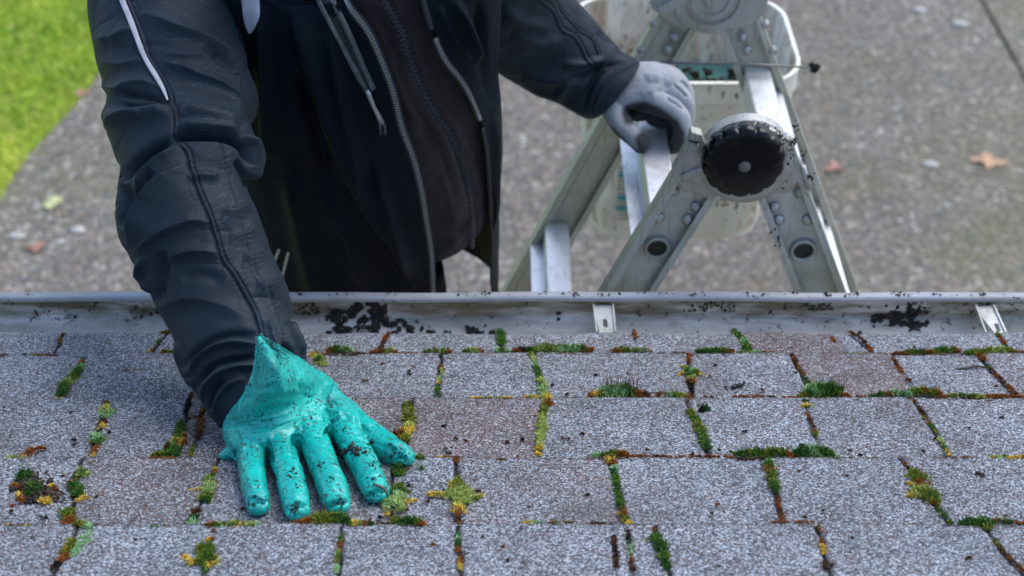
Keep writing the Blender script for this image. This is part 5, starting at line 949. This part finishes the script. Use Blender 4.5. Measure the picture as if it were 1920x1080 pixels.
# ---- left sleeve (right in the photo)
LS = [(690, -90, 850, -190, 1.97, .6), (740, -85, 940, -180, 1.98, .8), (770, -75, 1000, -140, 2.0, .9), (800, -30, 1030, -100, 2.05, .9), (838, 60, 1046, -40, 2.13, .9), (905, 118, 1080, -2, 2.19, .9), (955, 152, 1108, 30, 2.215, .88), (1005, 182, 1132, 62, 2.225, .86), (1048, 196, 1153, 84, 2.23, .86), (1082, 214, 1166, 98, 2.232, .86), (1104, 222, 1186, 108, 2.234, .85), (1119, 220, 1197, 116, 2.236, .85)]
V, Fc, Nn, ph = tube_surface(LS, 300, 260); front = np.einsum('ij,ij->i', Nn, CAM - V) > -.02; px_, py_ = pix(V)
LSS = [([(1005, -5), (1035, 20), (1052, 55), (1080, 72), (1100, 110), (1106, 120)], 4, .0022, 'seam'), ([(1040, -5), (1062, 30), (1085, 55), (1110, 70), (1122, 100)], 3, .0018, 'seam'), ([(1055, 120), (1095, 120), (1136, 112)], 7, .006), ([(1062, 150), (1100, 145), (1130, 120)], 8, -.006), ([(1090, 210), (1108, 160), (1135, 128), (1180, 116)], 6, -.006), ([(960, 60), (1010, 80), (1050, 70)], 12, .007), ([(930, 90), (1000, 120), (1060, 100)], 10, -.006), ([(980, 140), (1040, 150), (1080, 140)], 10, .006), ([(1040, 190), (1060, 165), (1090, 150)], 8, .005), ([(940, 10), (980, 40), (1030, 50)], 12, .007), ([(1120, 60), (1140, 76), (1152, 86)], 6, -.004), ([(1112, 214), (1128, 170), (1160, 132), (1194, 118)], 4, .003)]
D = strokes(V, Nn, LSS, front) + .003 * fbm(V * 16, 3); V = V + Nn * D[:, None]; Nn = vnormals(V, Fc); n_ = 260; last = V[-n_:]; cc = last.mean(0)
V2 = np.vstack([V, cc + (last - cc) * .84]); ax_ = (W(1160, 168, 2.24) - W(1080, 140, 2.23)); ax_ /= np.linalg.norm(ax_); V2 = np.vstack([V2, cc + (last - cc) * .8 - ax_ * .05]); F2 = np.vstack([Fc, Fc[-n_:] + n_, Fc[-n_:] + 2 * n_])
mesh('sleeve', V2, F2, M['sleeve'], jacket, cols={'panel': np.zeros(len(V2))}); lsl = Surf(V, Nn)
mb = MB(); P_ = [lsl.at(*q, .002)[0] for q in ((1096, 172), (1108, 150), (1122, 132), (1134, 118), (1140, 112))]; 
for i_ in range(4): mb.bar(P_[i_], P_[i_ + 1], np.array([.010, .0, .010]), np.array([.0, -.0022, .001]))
mb.build('cuff_tab', M['sleeve'], jacket, bevel=.002)

# ------------------------------------------------------------------ gloves: solids fused into one skin
def loft(rings):
    """rings: list of (k,3) loops -> closed solid"""
    k_ = len(rings[0]); V = np.vstack(rings); Fa = [tuple(f) for f in grid_faces(len(rings), k_, True)]; Fa += [tuple(range(k_ - 1, -1, -1)), tuple((len(rings) - 1) * k_ + j for j in range(k_))]; return [tuple(v) for v in V], Fa
def digit(mb, P_, R__, up, flat=1.0, k=18, sub=6, tipflat=.0):
    K = np.hstack([np.array(P_), np.array(R__)[:, None]]); C_ = catmull(K, (len(P_) - 1) * sub + 1); rings = []; up = np.array(up) / np.linalg.norm(up); n_ = len(C_)
    T = np.gradient(C_[:, :3], axis=0); T /= np.linalg.norm(T, axis=1)[:, None]
    seq = [(C_[0, :3] - T[0] * C_[0, 3] * a, T[0], C_[0, 3] * b) for a, b in ((.95, .3), (.7, .7), (.35, .93))] + [(C_[i_, :3], T[i_], C_[i_, 3]) for i_ in range(n_)] + [(C_[-1, :3] + T[-1] * C_[-1, 3] * a, T[-1], C_[-1, 3] * b) for a, b in ((.35, .96), (.62, .82), (.85, .55), (.95, .25))]
    for j_, (c_, t_, r_) in enumerate(seq):
        s_ = np.cross(t_, up); s_ /= np.linalg.norm(s_); u_ = np.cross(s_, t_); tf = 1 - tipflat * np.clip((j_ - (len(seq) - 8)) / 7, 0, 1)
        rings.append(np.array([c_ + r_ * (s_ * math.cos(a) + u_ * math.sin(a) * flat * tf) for a in np.linspace(0, 2 * math.pi, k, endpoint=False)]))
    V, Fa = loft(rings); mb.add(V, Fa)
def fuse(name, mb, vox, smooth_it):
    me = bpy.data.meshes.new('tmp'); me.from_pydata(mb.V, [], mb.F); me.update()
    bm = bmesh.new(); bm.from_mesh(me); bmesh.ops.triangulate(bm, faces=[f for f in bm.faces if len(f.verts) > 4]); bmesh.ops.recalc_face_normals(bm, faces=bm.faces); bm.to_mesh(me); bm.free()
    o = bpy.data.objects.new(name, me); sc.collection.objects.link(o); m_ = o.modifiers.new('r', 'REMESH'); m_.mode = 'VOXEL'; m_.voxel_size = vox; m2 = o.modifiers.new('s', 'SMOOTH'); m2.factor = .5; m2.iterations = smooth_it
    dg = bpy.context.evaluated_depsgraph_get(); ev = bpy.data.meshes.new_from_object(o.evaluated_get(dg)); bpy.data.objects.remove(o)
    V = np.zeros(len(ev.vertices) * 3); ev.vertices.foreach_get('co', V); V = V.reshape(-1, 3); Fc = np.array([list(p.vertices) if len(p.vertices) == 4 else list(p.vertices) + [p.vertices[-1]] for p in ev.polygons]); Nn = np.zeros(len(V) * 3); ev.vertices.foreach_get('normal', Nn); Nn = Nn.reshape(-1, 3); bpy.data.meshes.remove(ev)
    return V, Fc, Nn
def solid_ring(c_, a_, b_, k=28, pw=1.0):
    q = np.linspace(0, 2 * math.pi, k, endpoint=False); return c_[None] + a_[None] * (np.sign(np.cos(q)) * np.abs(np.cos(q)) ** pw)[:, None] + b_[None] * (np.sign(np.sin(q)) * np.abs(np.sin(q)) ** pw)[:, None]
g = MB()
def dg_(pts, up=NR, flat=1.0, tf=.35): digit(g, [H(a, b, h) for a, b, h, r in pts], [r * .94 for *_, r in pts], up, flat, tipflat=tf)
dg_([(500, 800, .026, .018), (474, 842, .023, .0165), (471, 868, .0195, .0152), (475, 900, .0155, .0146), (481, 930, .0125, .0140), (485, 950, .0105, .0122)])
dg_([(540, 785, .034, .020), (526, 822, .029, .0175), (533, 858, .024, .0160), (543, 893, .019, .0158), (552, 930, .0145, .0155), (558, 957, .0115, .0138)])
dg_([(585, 770, .036, .021), (583, 806, .031, .0180), (595, 842, .026, .0170), (610, 880, .020, .0168), (625, 918, .0150, .0165), (632, 946, .0120, .0145)])
dg_([(615, 756, .036, .021), (638, 786, .031, .0180), (655, 818, .027, .0172), (674, 855, .021, .0168), (694, 895, .0155, .0162), (706, 922, .0125, .0145)])
dg_([(600, 745, .034, .021), (648, 776, .027, .0170), (680, 804, .022, .0165), (712, 828, .0175, .0165), (738, 847, .0150, .0160), (756, 857, .0130, .0140)])
def hring(l, r, c_h, k=30, under=.004):
    """flattened ring: l, r = (px,py,h) edges, crown height c_h at the middle"""
    out = []
    for q in np.linspace(0, 2 * math.pi, k, endpoint=False):
        t_ = .5 - .5 * math.cos(q); up_ = max(0, math.sin(q)) ** .75; dn_ = max(0, -math.sin(q)) ** .75
        qx, qy, hm = (l[i_] + (r[i_] - l[i_]) * t_ for i_ in range(3)); top = hm + (c_h - (l[2] + r[2]) / 2) * up_
        p = H(qx, qy + 4 * up_, top if math.sin(q) >= 0 else hm + (c_h - (l[2] + r[2]) / 2) * dn_)
        if math.sin(q) < 0: p = p - NR * (p @ NR - (hm - (hm - under) * dn_))
        out.append(p)
    return np.array(out)
rings = [hring((452, 850, .014), (652, 800, .018), .030), hring((432, 842, .016), (652, 782, .020), .040), hring((420, 826, .018), (640, 764, .022), .046), hring((416, 806, .022), (626, 748, .028), .054), hring((424, 794, .024), (620, 738, .028), .048, under=.008)]
V_, F_ = loft(rings); g.add(V_, F_)
# loose gauntlet flap: a sheet with thickness lying over the sleeve
fl = [((424, 822, .018), (634, 760, .022), .050), ((417, 800, .026), (628, 738, .032), .062), ((424, 782, .038), (622, 716, .042), .078), ((436, 764, .052), (612, 702, .054), .094), ((452, 744, .066), (592, 690, .070), .107), ((463, 722, .082), (568, 674, .086), .119), ((472, 700, .097), (544, 660, .100), .129), ((478, 676, .112), (522, 646, .114), .137), ((479, 650, .126), (503, 635, .127), .143), ((479, 630, .138), (489, 626, .139), .147)]
K = np.array([[*a, *b, c_] for a, b, c_ in fl]); K = catmull(K, 70); sh = []; kk = 34
for row in K:
    l, r, ch = row[:3], row[3:6], row[6]; rr = []
    for t_ in np.linspace(0, 1, kk):
        q_ = l + (r - l) * t_; arch = (1 - (2 * t_ - 1) ** 2); hh = q_[2] + (ch - (l[2] + r[2]) / 2) * arch; wv = .0022 * math.sin(t_ * 9 + row[1] * .04) * min(1, (row[1] < 740) * 1.0 + .3); rr.append(H(q_[0], q_[1] + 3 * arch, hh + wv))
    sh.append(rr)
sh = np.array(sh); fo = sh.reshape(-1, 3)
fd = (fo - CAM) @ F; fpx, fpy = pix(fo)
lim = np.array([min((slv.d[k_[1]] for k_ in slv.kd.find_n((a, b, 0), 5))) if slv.kd.find((a, b, 0))[2] < 4 else 9.0 for a, b in zip(fpx, fpy)]) - .0055
lim = lim.reshape(len(K), kk)
for _ in range(0): lim = np.minimum(lim, (np.roll(lim, 1, 0) + np.roll(lim, -1, 0) + np.roll(lim, 1, 1) + np.roll(lim, -1, 1)) / 4 + .004)
dl = np.clip(fd.reshape(len(K), kk) - lim, 0, .2)
def blur(A): A = np.pad(A, 1, 'edge'); return (A[1:-1, 1:-1] * 2 + A[:-2, 1:-1] + A[2:, 1:-1] + A[1:-1, :-2] + A[1:-1, 2:]) / 6
for _ in range(60): dl = np.maximum(dl, blur(dl))
for _ in range(12): dl = blur(dl)
dl *= np.clip(np.arange(len(K)) / 12, 0, 1)[:, None]
nd = fd.reshape(len(K), kk) - dl
fo = CAM + (fo - CAM) * (nd.ravel() / fd)[:, None]; thk = np.repeat(np.interp(np.arange(len(K)), [0, 18, 34, 69], [.016, .012, .0045, .0034]), kk); fb = fo + (fo - CAM) / np.linalg.norm(fo - CAM, axis=1)[:, None] * thk[:, None]; Ff = [tuple(f) for f in grid_faces(len(K), kk)]; nn_ = len(fo); Fq = Ff + [tuple(i_ + nn_ for i_ in f[::-1]) for f in Ff]; m1 = len(K)
bd = [i_ for i_ in range(kk)] + [(r_ + 1) * kk - 1 for r_ in range(1, m1)] + [(m1 - 1) * kk + c_ for c_ in range(kk - 2, -1, -1)] + [r_ * kk for r_ in range(m1 - 2, 0, -1)]
Fq += [(bd[i_], bd[(i_ + 1) % len(bd)], bd[(i_ + 1) % len(bd)] + nn_, bd[i_] + nn_) for i_ in range(len(bd))]
g.add(np.vstack([fo, fb]), Fq)
# little curled hem at the wrist side
g.tube([H(440, 846, .014), H(424, 852, .011), H(412, 856, .009)], [.009, .006, .0030], 12)
V, Fc, Nn = fuse('g', g, .00125, 7); front = np.einsum('ij,ij->i', Nn, CAM - V) > -.05; px_, py_ = pix(V)
GS = [([(500, 822), (505, 850), (508, 870)], 5, -.004), ([(556, 808), (552, 840), (556, 858)], 5, -.004), ([(612, 800), (616, 826), (624, 846)], 5, -.004), ([(640, 774), (664, 790), (690, 812)], 4, -.003),
 ([(445, 836), (480, 820), (510, 812), (545, 796), (580, 790)], 7, .0026, 'a', 12), ([(470, 770), (510, 752), (560, 745)], 8, .002), ([(430, 800), (470, 785), (520, 780), (560, 765)], 7, .0022, 'a', 11), ([(556, 832), (556, 815), (566, 800), (584, 792)], 3.5, .0022), ([(498, 846), (500, 830), (512, 818)], 3.5, .002), ([(610, 810), (612, 798), (628, 784), (648, 782)], 3.5, .0022), ([(600, 760), (622, 770), (640, 776)], 3.5, .0022), ([(606, 764), (622, 752), (634, 764)], 3, -.002), ([(548, 806), (570, 784), (604, 786)], 3, -.0018), ([(618, 778), (650, 776), (672, 790)], 3.2, .0022),
 ([(466, 934), (480, 929), (494, 938), (500, 930)], 2.6, .0022), ([(466, 948), (484, 940), (500, 944)], 2.8, -.0026), ([(538, 962), (556, 950), (578, 948)], 2.6, -.0030), ([(536, 950), (556, 940), (574, 944)], 2.4, .0024), ([(610, 958), (632, 944), (654, 944)], 2.8, -.0032), ([(606, 948), (630, 936), (652, 936)], 2.4, .0024), ([(688, 934), (708, 922), (726, 924)], 2.8, -.0030), ([(686, 926), (706, 914), (726, 914)], 2.4, .0022), ([(720, 832), (738, 836), (756, 850), (768, 862)], 3, .0026), ([(728, 846), (748, 842), (762, 848)], 2.6, -.0024), ([(738, 866), (748, 858), (762, 860)], 2.4, -.002),
 ([(466, 880), (468, 905), (476, 925)], 5, .001), ([(620, 700), (626, 730), (612, 752)], 4, .002), ([(470, 742), (530, 730), (590, 740)], 5, .0012), ([(500, 660), (520, 700), (530, 740)], 7, .003), ([(560, 690), (560, 720), (580, 750)], 7, -.002), ([(445, 800), (460, 830), (452, 850)], 4, .0022)]
GS = [(a[0], a[1], a[2] * 1.45, *a[3:]) for a in GS]
D = strokes(V, Nn, GS, front); cuffm = np.clip((835 - py_ - .25 * (px_ - 450)) / 40, 0, 1)
D += .0007 * fbm(V * 45, 2) * (1 + .8 * cuffm) + .0008 * cuffm * fbm(V * np.array([100, 40, 40]) , 3) + .00015 * fbm(V * 200, 2) - .0011 * np.clip(1 - np.abs(fbm(V * np.array([38, 60, 60]) + 3, 2)) * 3.2, 0, 1) ** 2
V = V + Nn * D[:, None]; hgt_ = (V @ NR); V[hgt_ < .0005] += np.outer(.0005 - hgt_[hgt_ < .0005], NR)
dirty = np.clip((py_ - 800) / 60, 0, 1) * .7 + .3 * (px_ > 600); dirty = np.clip(dirty, 0, 1) * (py_ > 780)
mesh('glove', V, Fc, M['green'], per, cols={'cuff': cuffm, 'dirty': dirty}); tag(bpy.data.objects['glove'], 'turquoise rubber glove spotted with black muck, pressed flat on the shingles'); gsurf = Surf(V, Nn)
# black leaf-like smear on the index finger
pts = []; rad = []
for t_ in np.linspace(0, 1, 46):
    p, n_ = gsurf.at(636 + 38 * t_ + random.gauss(0, 2), 846 - 5 * t_ + 6 * math.sin(t_ * 9) + random.gauss(0, 3.2), .0004); pts.append(p); rad.append(random.uniform(.0012, .0028))
for (a, b, n2, sp_) in ((552, 958, 16, 5), (700, 826, 5, 3), (712, 866, 7, 5), (690, 838, 6, 4), (560, 905, 7, 6), (548, 890, 6, 6), (480, 905, 4, 4), (620, 898, 6, 5), (470, 945, 8, 4), (684, 848, 9, 5), (556, 946, 22, 5), (700, 900, 9, 5), (706, 870, 8, 4), (730, 856, 9, 6), (634, 940, 8, 6), (600, 870, 7, 5), (478, 930, 6, 4)):
    for _ in range(n2):
        p, n_ = gsurf.at(a + random.gauss(0, sp_), b + random.gauss(0, sp_), .0002); pts.append(p); rad.append(random.uniform(.0006, .0018))
V, Fc = lumps(pts, rad, seed=31); tag(mesh('muck_specks', V, Fc, M['muck'], bpy.data.objects['glove']), kind='stuff')

# left hand: grey glove closed over the rung
g = MB(); VW = F / np.linalg.norm(F)
def dw_(pts, up=-F, flat=1.0): digit(g, [W(a, b, d) for a, b, d, r in pts], [r for *_, r in pts], up, flat)
def wr(l, r, th, k=28): L_ = W(*l); R__ = W(*r); c_ = (L_ + R__) / 2; a_ = (R__ - L_) / 2; ax = W(1260, 200, 2.22) - W(1150, 165, 2.22); b_ = np.cross(a_, ax); b_ *= th / np.linalg.norm(b_); return solid_ring(c_, a_, b_, k, .92)
rings = [wr((1096, 196, 2.25), (1176, 112, 2.25), .028), wr((1116, 208, 2.245), (1200, 116, 2.245), .031), wr((1136, 212, 2.238), (1226, 116, 2.238), .033), wr((1160, 208, 2.23), (1252, 124, 2.232), .033), wr((1188, 206, 2.225), (1272, 138, 2.23), .031), wr((1208, 206, 2.225), (1280, 152, 2.232), .025)]
V_, F_ = loft(rings); g.add(V_, F_)
dw_([(1206, 190, 2.222, .017), (1238, 196, 2.205, .0185), (1266, 210, 2.200, .0170), (1279, 232, 2.205, .0150), (1279, 256, 2.222, .0145), (1268, 272, 2.248, .0135), (1246, 276, 2.262, .0125)])
dw_([(1226, 168, 2.232, .018), (1260, 172, 2.222, .0180), (1282, 190, 2.222, .0155), (1286, 216, 2.236, .0145), (1280, 240, 2.256, .0140), (1262, 252, 2.27, .0125)])
dw_([(1236, 148, 2.248, .017), (1264, 152, 2.240, .0160), (1283, 172, 2.246, .0145), (1286, 198, 2.262, .0140), (1276, 222, 2.278, .0130), (1256, 234, 2.29, .012)])
dw_([(1226, 134, 2.262, .016), (1256, 140, 2.264, .0145), (1276, 156, 2.272, .0130), (1281, 180, 2.288, .0125), (1270, 202, 2.302, .0115), (1252, 212, 2.31, .011)])
dw_([(1142, 186, 2.236, .021), (1154, 214, 2.226, .0195), (1170, 238, 2.218, .0170), (1188, 256, 2.214, .0158), (1202, 270, 2.214, .0148)])
g.ball(W(1226, 208, 2.262), .021, (1.5, 1.1, .75), 20, 12); g.ball(W(1240, 224, 2.262), .018, (1.4, 1.0, .7), 20, 12); g.ball(W(1198, 212, 2.262), .016, (1.2, 1.0, .8), 20, 12)
V, Fc, Nn = fuse('g2', g, .00135, 5); front = np.einsum('ij,ij->i', Nn, CAM - V) > -.05; px_, py_ = pix(V)
GS2 = [([(1248, 180), (1268, 192), (1284, 204)], 2.6, -.009), ([(1262, 158), (1276, 168), (1289, 183)], 2.4, -.007), ([(1278, 150), (1284, 158), (1290, 166)], 2.4, -.003), ([(1212, 150), (1226, 142), (1240, 150)], 9, .003), ([(1204, 182), (1218, 172), (1232, 180)], 9, .0032), ([(1240, 150), (1248, 160), (1256, 166)], 6, -.0015), ([(1176, 214), (1190, 204), (1214, 200)], 5, -.002)]
D = strokes(V, Nn, GS2, front) + .0008 * fbm(V * 55, 3); V = V + Nn * D[:, None]
# charcoal coated palm: the inner faces of fingers and thumb
arch = np.array([(1180, 222), (1178, 212), (1190, 204), (1208, 202), (1232, 212), (1262, 234), (1272, 252), (1274, 300)], float); dA, _, _, _ = polydist(px_, py_, arch); coat = np.clip(1 - (dA - 8) / 9, 0, 1); dep_ = (V - CAM) @ F; inside_ = (px_ > 1182) & (px_ < 1272) & (py_ > np.interp(px_, [1180, 1190, 1208, 1232, 1262, 1272], [214, 205, 203, 212, 232, 250])) & (dep_ > 2.225); coat = np.where(inside_, 1, coat)
dB, _, _, _ = polydist(px_, py_, np.array([(1206, 262), (1214, 290)], float)); coat = np.maximum(coat, np.clip(1 - (dB - 11) / 9, 0, 1)); dC, _, _, _ = polydist(px_, py_, np.array([(1148, 246), (1180, 280), (1206, 292)], float)); coat = np.maximum(coat, np.clip(1 - (dC - 3) / 8, 0, 1))
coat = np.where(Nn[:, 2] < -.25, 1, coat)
gg = mesh('glove', V, Fc, M['grey'], per, cols={'coat': coat}); tag(gg, 'light grey knitted glove with dark palm, closed over the ladder rung')

# ---- trousers, boots
mb = MB()
def leg(hip, knee, ankle, r):
    mb.tube([hip, (np.array(hip) + knee) / 2, knee, (np.array(knee) + ankle) / 2, ankle], [r[0], (r[0] + r[1]) / 2, r[1], (r[1] + r[2]) / 2, r[2]], 28)
foot_z = -1.10
leg((-.20, .46, -.24), (-.185, .44, -.68), (-.19, .50, -1.00), (.088, .075, .062)); leg((-.315, .46, -.24), (-.33, .44, -.68), (-.335, .50, -1.00), (.088, .075, .062))
mb.ball((-.262, .47, -.13), .15, (.98, .82, 1.1), 30, 18)
V, Fc, Nn = fuse('t', mb, .006, 8); px_, py_ = pix(V); V = V + Nn * (.006 * fbm(V * np.array([10, 10, 16]), 3))[:, None]
mesh('trousers', V, Fc, M['trouser'], per)
rz = -.012 - .305 * .925 * 4 - .045 + .012
for bx in (-.195, -.335):
    mb = MB(); z0 = rz + .003
    mb.tube([(bx, .515, z0 + .16), (bx, .515, z0 + .08), (bx, .505, z0 + .045)], [.060, .056, .050], 20); mb.ball((bx, .44, z0 + .052), .05, (.95, 2.2, .75), 22, 14)
    V, Fc, Nn = fuse('b', mb, .004, 5); bo = mesh('boot', V, Fc, M['boot'], per); mb = MB(); mb.prism([(bx + .048 * math.sin(a) * (1 + .1 * math.cos(a)), .455 - .125 * math.cos(a), z0) for a in np.linspace(0, 6.283, 25)[:-1]], [(bx + .048 * math.sin(a) * (1 + .1 * math.cos(a)), .455 - .125 * math.cos(a), z0 + .022) for a in np.linspace(0, 6.283, 25)[:-1]]); mb.build('sole', M['sole'], bo, bevel=.003)
# ---- body under the clothes, one skin: torso, neck, head, arms, hands in the gloves
mb = MB()
for z0, z1 in ((-.08, .43),):
    rings = [np.array([tpoint(np.array([z]), np.array([a]), 1, -.035)[0] for a in np.linspace(0, 2 * math.pi, 32, endpoint=False)]) for z in np.linspace(z0, z1, 16)]; V_, F_ = loft(rings); mb.add(V_, F_)
mb.tube([(-.21, .27, .40), (-.212, .258, .50), (-.212, .235, .58)], [.075, .062, .060], 24)
hc = np.array([-.213, .212, .658]); mb.ball(hc, .098, (.80, 1.0, 1.18), 32, 24); mb.ball(hc + (0, -.035, -.075), .052, (1.0, .9, .8), 24, 16)
mb.ball(hc + (0, -.098, -.020), .016, (.85, 1.2, 1.5), 14, 10); mb.ball(hc + (0, -.078, .028), .045, (1.25, .5, .35), 18, 10)
for s_ in (-1, 1): mb.ball(hc + (s_ * .079, .008, -.012), .021, (.35, .8, 1.3), 14, 10); mb.ball(hc + (s_ * .036, -.078, .002), .013, (1.1, .6, .8), 12, 8)
mb.ball(hc + (0, -.086, -.062), .014, (1.7, .6, .45), 14, 8)
def arm(P_, R__): mb.tube(P_, R__, 18)
arm([(-.36, .285, .37), W(330, -60, 1.85), W(335, 120, 1.775), W(342, 300, 1.68), W(395, 500, 1.65), W(470, 700, 1.60), H(500, 770, .038)], [.055, .055, .050, .045, .042, .030, .026]); arm([(-.07, .285, .37), W(890, -60, 2.03), W(940, 20, 2.14), W(1040, 100, 2.215), W(1140, 155, 2.24), W(1180, 160, 2.235)], [.05, .046, .044, .036, .028, .024])
for pts_ in ([(560, 790, .03), (630, 930, .012)], [(520, 800, .028), (552, 935, .012)], [(478, 836, .02), (483, 925, .011)], [(620, 780, .03), (700, 905, .013)], [(610, 760, .028), (740, 847, .013)]): mb.tube([H(*q) for q in pts_], [.009, .007], 10)
mb.ball(H(540, 785, .03), .03, (1.2, 1.2, .5), 16, 10)
for pts_ in ([(1206, 190, 2.225), (1266, 212, 2.205), (1278, 250, 2.22)], [(1226, 168, 2.235), (1280, 192, 2.226), (1280, 236, 2.255)], [(1236, 150, 2.25), (1280, 174, 2.25), (1278, 218, 2.275)], [(1226, 136, 2.262), (1272, 158, 2.274), (1272, 198, 2.30)], [(1150, 200, 2.23), (1196, 264, 2.216)]): mb.tube([W(*q) for q in pts_], [.009] * len(pts_), 10)
V, Fc, Nn = fuse('body', mb, .0035, 4)
mesh('body', V, Fc, M['skin'], per)
mb = MB(); rs = np.random.default_rng(2)
V_ = []; 
for th_ in np.linspace(0, 1.62, 22):
    for a in np.linspace(0, 2 * math.pi, 40, endpoint=False):
        fr_ = max(0, -math.cos(a)); th2 = min(th_, 1.62 - .75 * fr_ ** 1.5) if th_ > .8 else th_
        V_.append(hc + np.array([.083 * math.sin(th2) * math.sin(a), .104 * math.sin(th2) * math.cos(a) + .004, .126 * math.cos(th2)]) + rs.normal(size=3) * .0014)
hr = mesh('hair', V_, grid_faces(22, 40, True), M['hair'], per); hr.modifiers.new('s', 'SOLIDIFY').thickness = .006
for s_ in (-1, 1):
    mb = MB(); mb.ball(hc + (s_ * .034, -.0855, .006), .0095, (1.1, .7, .75), 16, 10); mb.build('eye', mat('eye_white', (.7, .7, .68), .2), per, smooth=True)
